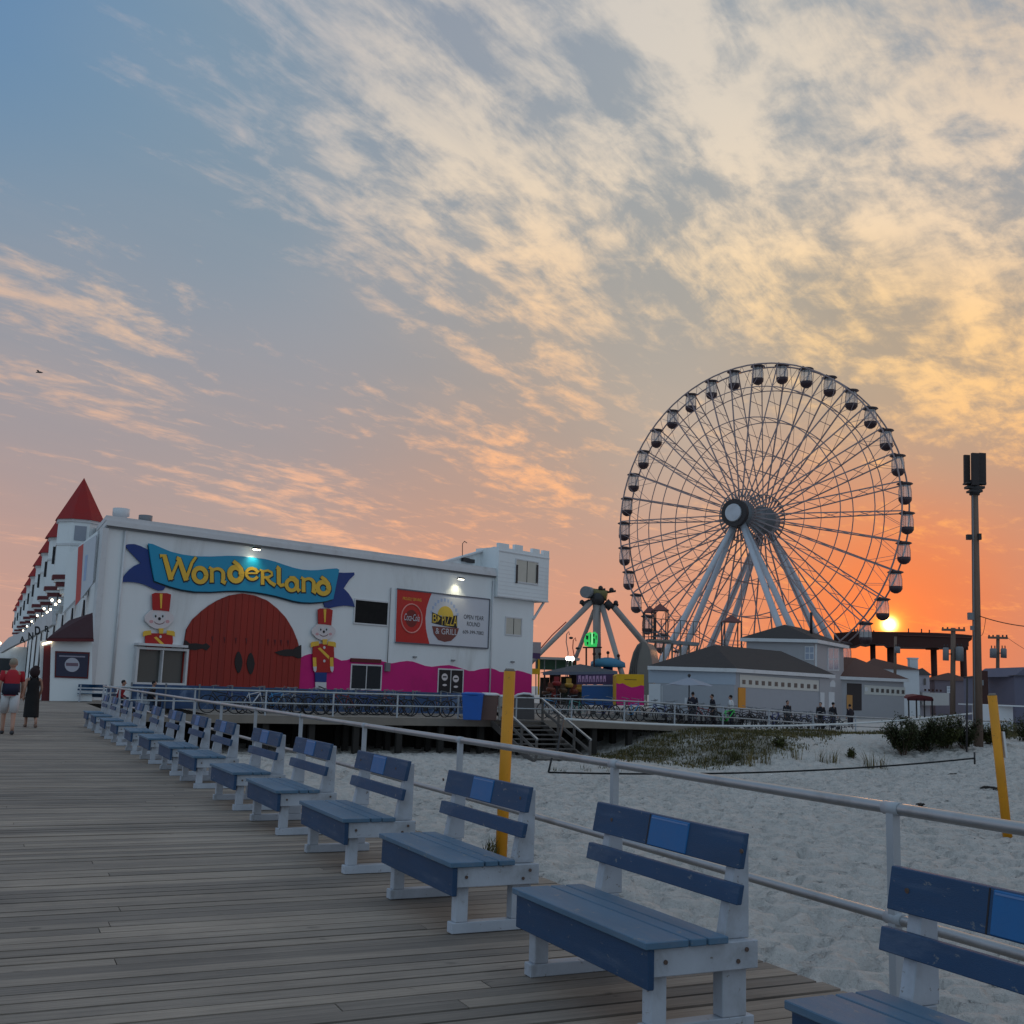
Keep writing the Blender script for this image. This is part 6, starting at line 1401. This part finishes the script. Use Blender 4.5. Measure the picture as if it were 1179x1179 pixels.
        for lg in (L, Rr):
            pts = [lg[0]+ZA*.03, lg[0].lerp(lg[1],.5), lg[1]] if legs == 'short' else [lg[0]+ZA*.03, lg[0].lerp(lg[1],.5), lg[1], lg[2]+ZA*.03]
            q.tube([p*k for p in pts], [.115*k,.105*k,.09*k,.065*k][:len(pts)], 12)
        q.loft([(v(0,0,.86+dz)*k,.17*k,.13*k),(v(0,0,.99+dz)*k,.172*k,.132*k)],16); q.build('shorts' if legs == 'short' else 'trousers', cloth(bottom), t)
    for lg in (L, Rr):
        q = MB(); d = (lg[3]-lg[2]); d.z = 0; d.normalize(); p_ = lg[3]-d*.07; q.ball(v(p_.x,p_.y,max(p_.z+.005,.045))*k, (.05*k,.135*k,.05*k), 10, 6); q.build('shoe', cloth(shoes), t)
    if bag: q = MB(); q.box(v(*bag[0])*k, tuple(s*k for s in bag[1])); q.build('bag', cloth(bag[2]), t)
    t.location = pos; t.rotation_euler = (0,0,yaw); ORG[t] = Vector(pos); return t
AWAY = math.atan2(B.y, B.x)-math.pi/2
person('person in a red top and white shorts walking away at the left edge', at_z(7.5,845.5,0), AWAY, 1.88, (176,34,48), (206,204,206), (150,136,120), 'walk', legs='short', lower=(34,34,58))
person('person with big dark curly hair in a long black dress walking away', at_z(34,837.5,0), AWAY+rad(8), 1.66, (22,19,20), (20,20,20), (44,26,28), 'walk', dress=True, hairbig=True, shoes=(120,96,84))
def px_c(px, a_):
    lo, hi = -20., 70.
    for _ in range(50):
        m_ = (lo+hi)/2; p_ = bw(a_, m_, 1)-Vector((0,0,EYE)); X = 589.5+F*p_.dot(RT)/p_.dot(FW)
        lo, hi = (m_, hi) if X < px else (lo, m_)
    return lo
for px, a_, top, hair, lab in ((143.5,50.2,(150,36,44),(30,24,26),'person in a red shirt sitting on a bench below the ticket window'),(178.5,51.0,(28,26,34),(22,20,24),'person in dark clothes sitting hunched on a bench below the ticket window')):
    c_ = px_c(px, a_); o = dup(bp, bw(a_, c_+.0, .0), BYAW+rad(160), 'blue bench behind the corner of the railing under the seated person in %s' % ('the red shirt' if top[0] > 100 else 'dark clothes'), 'blue and white benches along the railing')
    sd_ = Matrix.Rotation(BYAW+rad(160),4,'Z') @ Vector((.18,0,0))
    pp_ = person(lab, bw(a_, c_, .0)+Vector((sd_.x,sd_.y,0)), BYAW+rad(160)+rad(90), 1.72, top, (40,42,60), hair, 'sit', sleeves='long')
crowd = [(797.5,1.80,(34,32,46),(40,42,56),(30,24,24),'dark-clothed person standing with a pale bag below the patio umbrella',((-.3,.1,1.25),(.28,.12,.34),(206,206,210)),-20),
 (821,1.76,(30,28,38),(36,36,44),(24,20,20),'person in dark clothes and dark hair standing among the bicycles left of the amber door',None,100),
 (842.5,1.80,(206,206,208),(40,42,60),(26,22,22),'person in a white shirt with dark hair standing beside the amber door',None,60),
 (906,1.74,(30,32,42),(34,34,40),(26,22,22),'person in dark clothes standing behind the bicycles under the middle of the small window row',None,200),
 (945,1.78,(24,24,32),(30,30,38),(20,18,18),'dark figure standing in front of the narrow white door, left of a pair',None,150),
 (958.5,1.80,(28,26,34),(34,32,38),(24,20,20),'broad dark figure standing at the white door, right of a pair',None,-60),
 (979,1.70,(42,34,40),(40,36,44),(30,22,22),'dark figure standing in the shaded porch of the grey wing',None,20)]
for px, h_, top, bot, hair, lab, bag, yw in crowd:
    a_ = 51.2 if px < 930 else 55; c_ = px_c(px, a_); person(lab, bw(a_, c_, walk_z(c_)), rad(yw), h_, top, bot, hair, 'stand', sleeves='long', bag=bag)

# ------------------------------------------------------------------ vegetation on the dune
def leaf_mat(name, col, tr=.25):
    m = bpy.data.materials.new(name); m.use_nodes = True; t = m.node_tree; b = t.nodes['Principled BSDF']; h = NG(t)
    gi = t.nodes.new('ShaderNodeNewGeometry'); c = srgb(col)
    n = h.noise(gi.outputs['Position'], 1.3, 3).outputs[0]
    f = h.m('MULTIPLY', h.m('MULTIPLY_ADD', gi.outputs['Random Per Island'], 1.0, .5), h.m('MULTIPLY_ADD', n, 1.0, .5))
    yel = h.mix(h.m('MULTIPLY', n, .5), (1,1,1,1), (1.35,1.1,.6,1))
    t.links.new(h.v('MULTIPLY', h.v('SCALE', c, scale=f), yel), b.inputs['Base Color']); b.inputs['Roughness'].default_value = .7; b.inputs['Specular IOR Level'].default_value = .2
    return m
GR1, GR2, SH1, SH2 = leaf_mat('dune_grass_green',(80,78,50)), leaf_mat('dune_grass_straw',(106,96,66)), leaf_mat('shrub_leaf',(58,64,42)), leaf_mat('shrub_leaf_olive',(82,86,54))
def ground(x, y): return sand_z(x, y)
def blades(q, x, y, n, h0, spread, wid=.012):
    z = ground(x, y)
    for _ in range(n):
        a = random.uniform(0, 2*math.pi); r_ = spread*random.random()**.7; bx, by = x+r_*math.cos(a), y+r_*math.sin(a); hh = h0*random.uniform(.5,1.15); la = random.uniform(0,2*math.pi); ln = hh*random.uniform(.1,.55)
        p0 = Vector((bx,by,z-.02)); p1 = p0+Vector((math.cos(la)*ln*.35, math.sin(la)*ln*.35, hh*.6)); p2 = p0+Vector((math.cos(la)*ln, math.sin(la)*ln, hh)); sd = Vector((math.cos(a+1),math.sin(a+1),0))*wid
        q.add([p0-sd,p0+sd,p1+sd*.8,p1-sd*.8,p2], [[0,1,2,3],[3,2,4]])
q1, q2 = MB(), MB()
for _ in range(11000):
    c = random.uniform(26, 62); a = random.uniform(35.5, 46.6)
    p_ = bw(a, c); 
    dens_ = grass_cover(p_.x, p_.y)
    if random.random() > dens_: continue
    blades(q1 if random.random() < .68 else q2, p_.x, p_.y, 8, random.uniform(.07,.20), .5, .02)
for px, py, n in ((745,866,9),(760,862,14),(775,858,14),(715,872,5),(690,878,4)):
    p_ = at_z(px, py, -1.2)
    for k in range(n): blades(q1, p_.x+random.uniform(-1,1), p_.y+random.uniform(-1,3), 9, .3, .3)
o = q1.build('dune_grass', GR1); o['kind'] = 'stuff'; tag(o, 'short green beach grass covering the crest of the dune', 'grass')
o = q2.build('dry_dune_grass', GR2); o['kind'] = 'stuff'; tag(o, 'straw-coloured dry beach grass mixed through the dune', 'grass')
def tuft(px, py, Y, n, h_, sp, label):
    p_ = at_y(px, py, Y); q = MB(); blades(q, p_.x, p_.y, n, h_, sp, .014); o = q.build('grass_tuft', GR1, None, 0, (p_.x,p_.y,ground(p_.x,p_.y))); return tag(o, label, 'grass tuft', 'grass tufts on the sand')
pb_ = at_z(575.5,983,-1.5)
def tuft_at(x, y, n, h_, sp, label):
    q = MB(); blades(q, x, y, n, h_, sp, .012); o = q.build('grass_tuft', GR1, None, 0, (x,y,ground(x,y))); return tag(o, label, 'grass tuft', 'grass tufts on the sand')
tuft_at(pb_.x-.18, pb_.y-.12, 40, .42, .16, 'grass tuft growing at the foot of the yellow post behind the benches')
tuft_at(*at_z(846,872,-1.1).xy, 90, .5, .45, 'grass tuft alone on the open sand slope, left of the dark shrubs')
tuft_at(*at_z(1166,845,-.7).xy, 120, .6, .6, 'grass tuft on the sand right of the leaning yellow post')
tuft_at(*at_z(641,884,-1.4).xy, 40, .3, .35, 'grass tuft by the bent end of the black rope')
def shrub(px, py, Y, rx, rz, n, m, label):
    p_ = at_y(px, py, Y); z = ground(p_.x, p_.y); t = thing('shrub', label, 'shrub', (p_.x,p_.y,z), 'shrubs on the dune')
    q = MB(); tips = []
    for k in range(14):
        a = random.uniform(0,2*math.pi); r_ = rx*random.uniform(.2,.8); tip = Vector((p_.x+r_*math.cos(a), p_.y+r_*.8*math.sin(a), z+rz*random.uniform(.55,1.2)*(1-.35*r_/rx))); tips.append(tip)
        q.tube([Vector((p_.x+.1*math.cos(a),p_.y+.1*math.sin(a),z-.05)), Vector((p_.x,p_.y,z)).lerp(tip,.6)+Vector((0,0,.08)), tip], [.02,.013,.006], 5)
    q.build('stems', pole_wood, t); q = MB()
    for _ in range(n):
        tp_ = random.choice(tips); s_ = random.uniform(.25,1.02); c = Vector((p_.x,p_.y,z)).lerp(tp_, s_)+Vector((random.gauss(0,.15),random.gauss(0,.15),random.gauss(0,.11)))*rx*.75
        if c.z < z: continue
        a, b_ = random.uniform(0,2*math.pi), random.uniform(-.9,.9); l_ = random.uniform(.05,.11); d = Vector((math.cos(a)*math.cos(b_),math.sin(a)*math.cos(b_),math.sin(b_)))*l_; s2 = d.cross(ZA).normalized()*l_*.3
        q.add([c-d, c+s2, c+d, c-s2], [[0,1,2,3]])
    q.build('foliage', m, t); return t
shrub(1040,868,49.5,1.15,1.45,4600,SH1,'dark rounded shrub at the left end of the shrub clump beside the antenna pole')
shrub(1063,866,50.5,1.3,1.75,5600,SH1,'dark shrub in the middle of the shrub clump, the tallest of it')
shrub(1088,864,51,1.25,1.6,5000,SH2,'olive green shrub just left of the antenna pole base')
shrub(1110,862,51,1.0,1.35,3600,SH1,'dark shrub in front of the foot of the antenna pole')
shrub(1140,858,53,1.3,1.1,3600,SH2,'olive shrub right of the antenna pole near the leaning yellow post')
shrub(1185,850,55,1.4,1.2,2600,SH1,'dark shrub at the right edge of the photo below the grey house')
shrub(897,850,47.5,.5,.55,900,SH2,'small olive shrub on the dune below the grey house corner')
shrub(980,858,47,.35,.45,450,SH2,'small sparse shrub on the sandy slope below the grey wing')
for px, py in ((862,852),(915,856),(945,850),(1000,858),(1015,868),(960,868),(880,864)):
    p_ = at_y(px, py, 45.5); q = MB(); blades(q, p_.x, p_.y, 26, .75, .30, .010); o = q.build('grass_tuft', GR2, None, 0, (p_.x,p_.y,ground(p_.x,p_.y)))
    tag(o, {862:'thin dry grass tuft on the dune face left of the small olive shrub',915:'thin dry grass tuft just right of the small olive shrub on the dune',945:'thin dry grass tuft on the dune crest below the two narrow white doors',1000:'thin dry grass tuft right of the small sparse shrub below the grey wing',1015:'thin dry grass tuft at the left edge of the dark shrub clump',960:'thin dry grass tuft low on the sand below the grey wing',880:'thin dry grass tuft low on the sand below the amber door'}[px], 'grass tuft', 'grass tufts on the sand')
# drift and seaweed bits on the sand
for i, (x, y, s_) in enumerate(((1142,908,.32),(1150,910,.22),(1098,896,.16),(1060,925,.12))):
    p_ = at_z(x,y,-1.5); q = MB(); z = ground(p_.x,p_.y)
    for k in range(7): a = random.uniform(0,6.28); d = Vector((math.cos(a)*s_*random.uniform(.4,1),math.sin(a)*s_*.5,.02)); c = p_+Vector((random.gauss(0,s_*.4),random.gauss(0,s_*.3),0)); c.z = z+.03; q.tube([c-d, c+ZA*.03, c+d], [.02,.035,.015], 5)
    o = q.build('seaweed_clump', mat('seaweed_dark',(46,40,36),.9,.2), None, 0, (p_.x,p_.y,z)); tag(o, ['dark clump of seaweed left of the foot of the leaning yellow post','small dark seaweed clump touching the foot of the leaning yellow post','little dark scrap of seaweed below the shrub clump','tiny dark scrap of seaweed on the open sand'][i], 'seaweed', 'seaweed on the sand')
# scattered broken shell and pebbles
q = MB()
for _ in range(420):
    a, c = random.uniform(2, 33), random.uniform(4.8, 28); p_ = bw(a, c); z = ground(p_.x, p_.y); s_ = random.uniform(.008, .028); an = random.uniform(0, 6.28)
    d1 = Vector((math.cos(an), math.sin(an), .15))*s_; d2 = Vector((-math.sin(an), math.cos(an), .1))*s_*.7; c_ = Vector((p_.x, p_.y, z+.006)); q.hexa([c_-d1, c_+d2, c_+d1, c_-d2], [c_-d1*.5+ZA*s_*.5, c_+d2*.5+ZA*s_*.5, c_+d1*.5+ZA*s_*.5, c_-d2*.5+ZA*s_*.5])
o = q.build('shell_debris', mat('shell_dark', (92, 84, 78), .8, .3, 9, rnd=.4)); o['kind'] = 'stuff'; tag(o, 'broken shell and pebbles scattered over the sand', 'shell debris')
# gull far off in the upper left sky
c = at_y(45,429,135); q = MB()
q.tube([c+Vector((-.42,0,.0)), c+Vector((-.2,0,.06)), c+Vector((.1,0,.05)), c+Vector((.36,0,.02)), c+Vector((.5,0,-.01))], [.03,.10,.12,.07,.02], 8)
for s in (-1,1):
    w_ = [c+Vector((.0,s*.05,.09)), c+Vector((.08,s*.35,.22)), c+Vector((-.05,s*.75,.12)), c+Vector((-.12,s*.4,.14)), c+Vector((-.12,s*.06,.07))]; q.prism(w_, [v+ZA*.02 for v in w_])
q.tube([c+Vector((.48,0,-.01)), c+Vector((.58,0,-.03))], [.02,.005], 6)
o = q.build('seagull', mat('gull_grey',(70,70,78),.8,.1), None, 0, c); tag(o, 'small gull gliding alone in the upper left of the sky', 'bird')
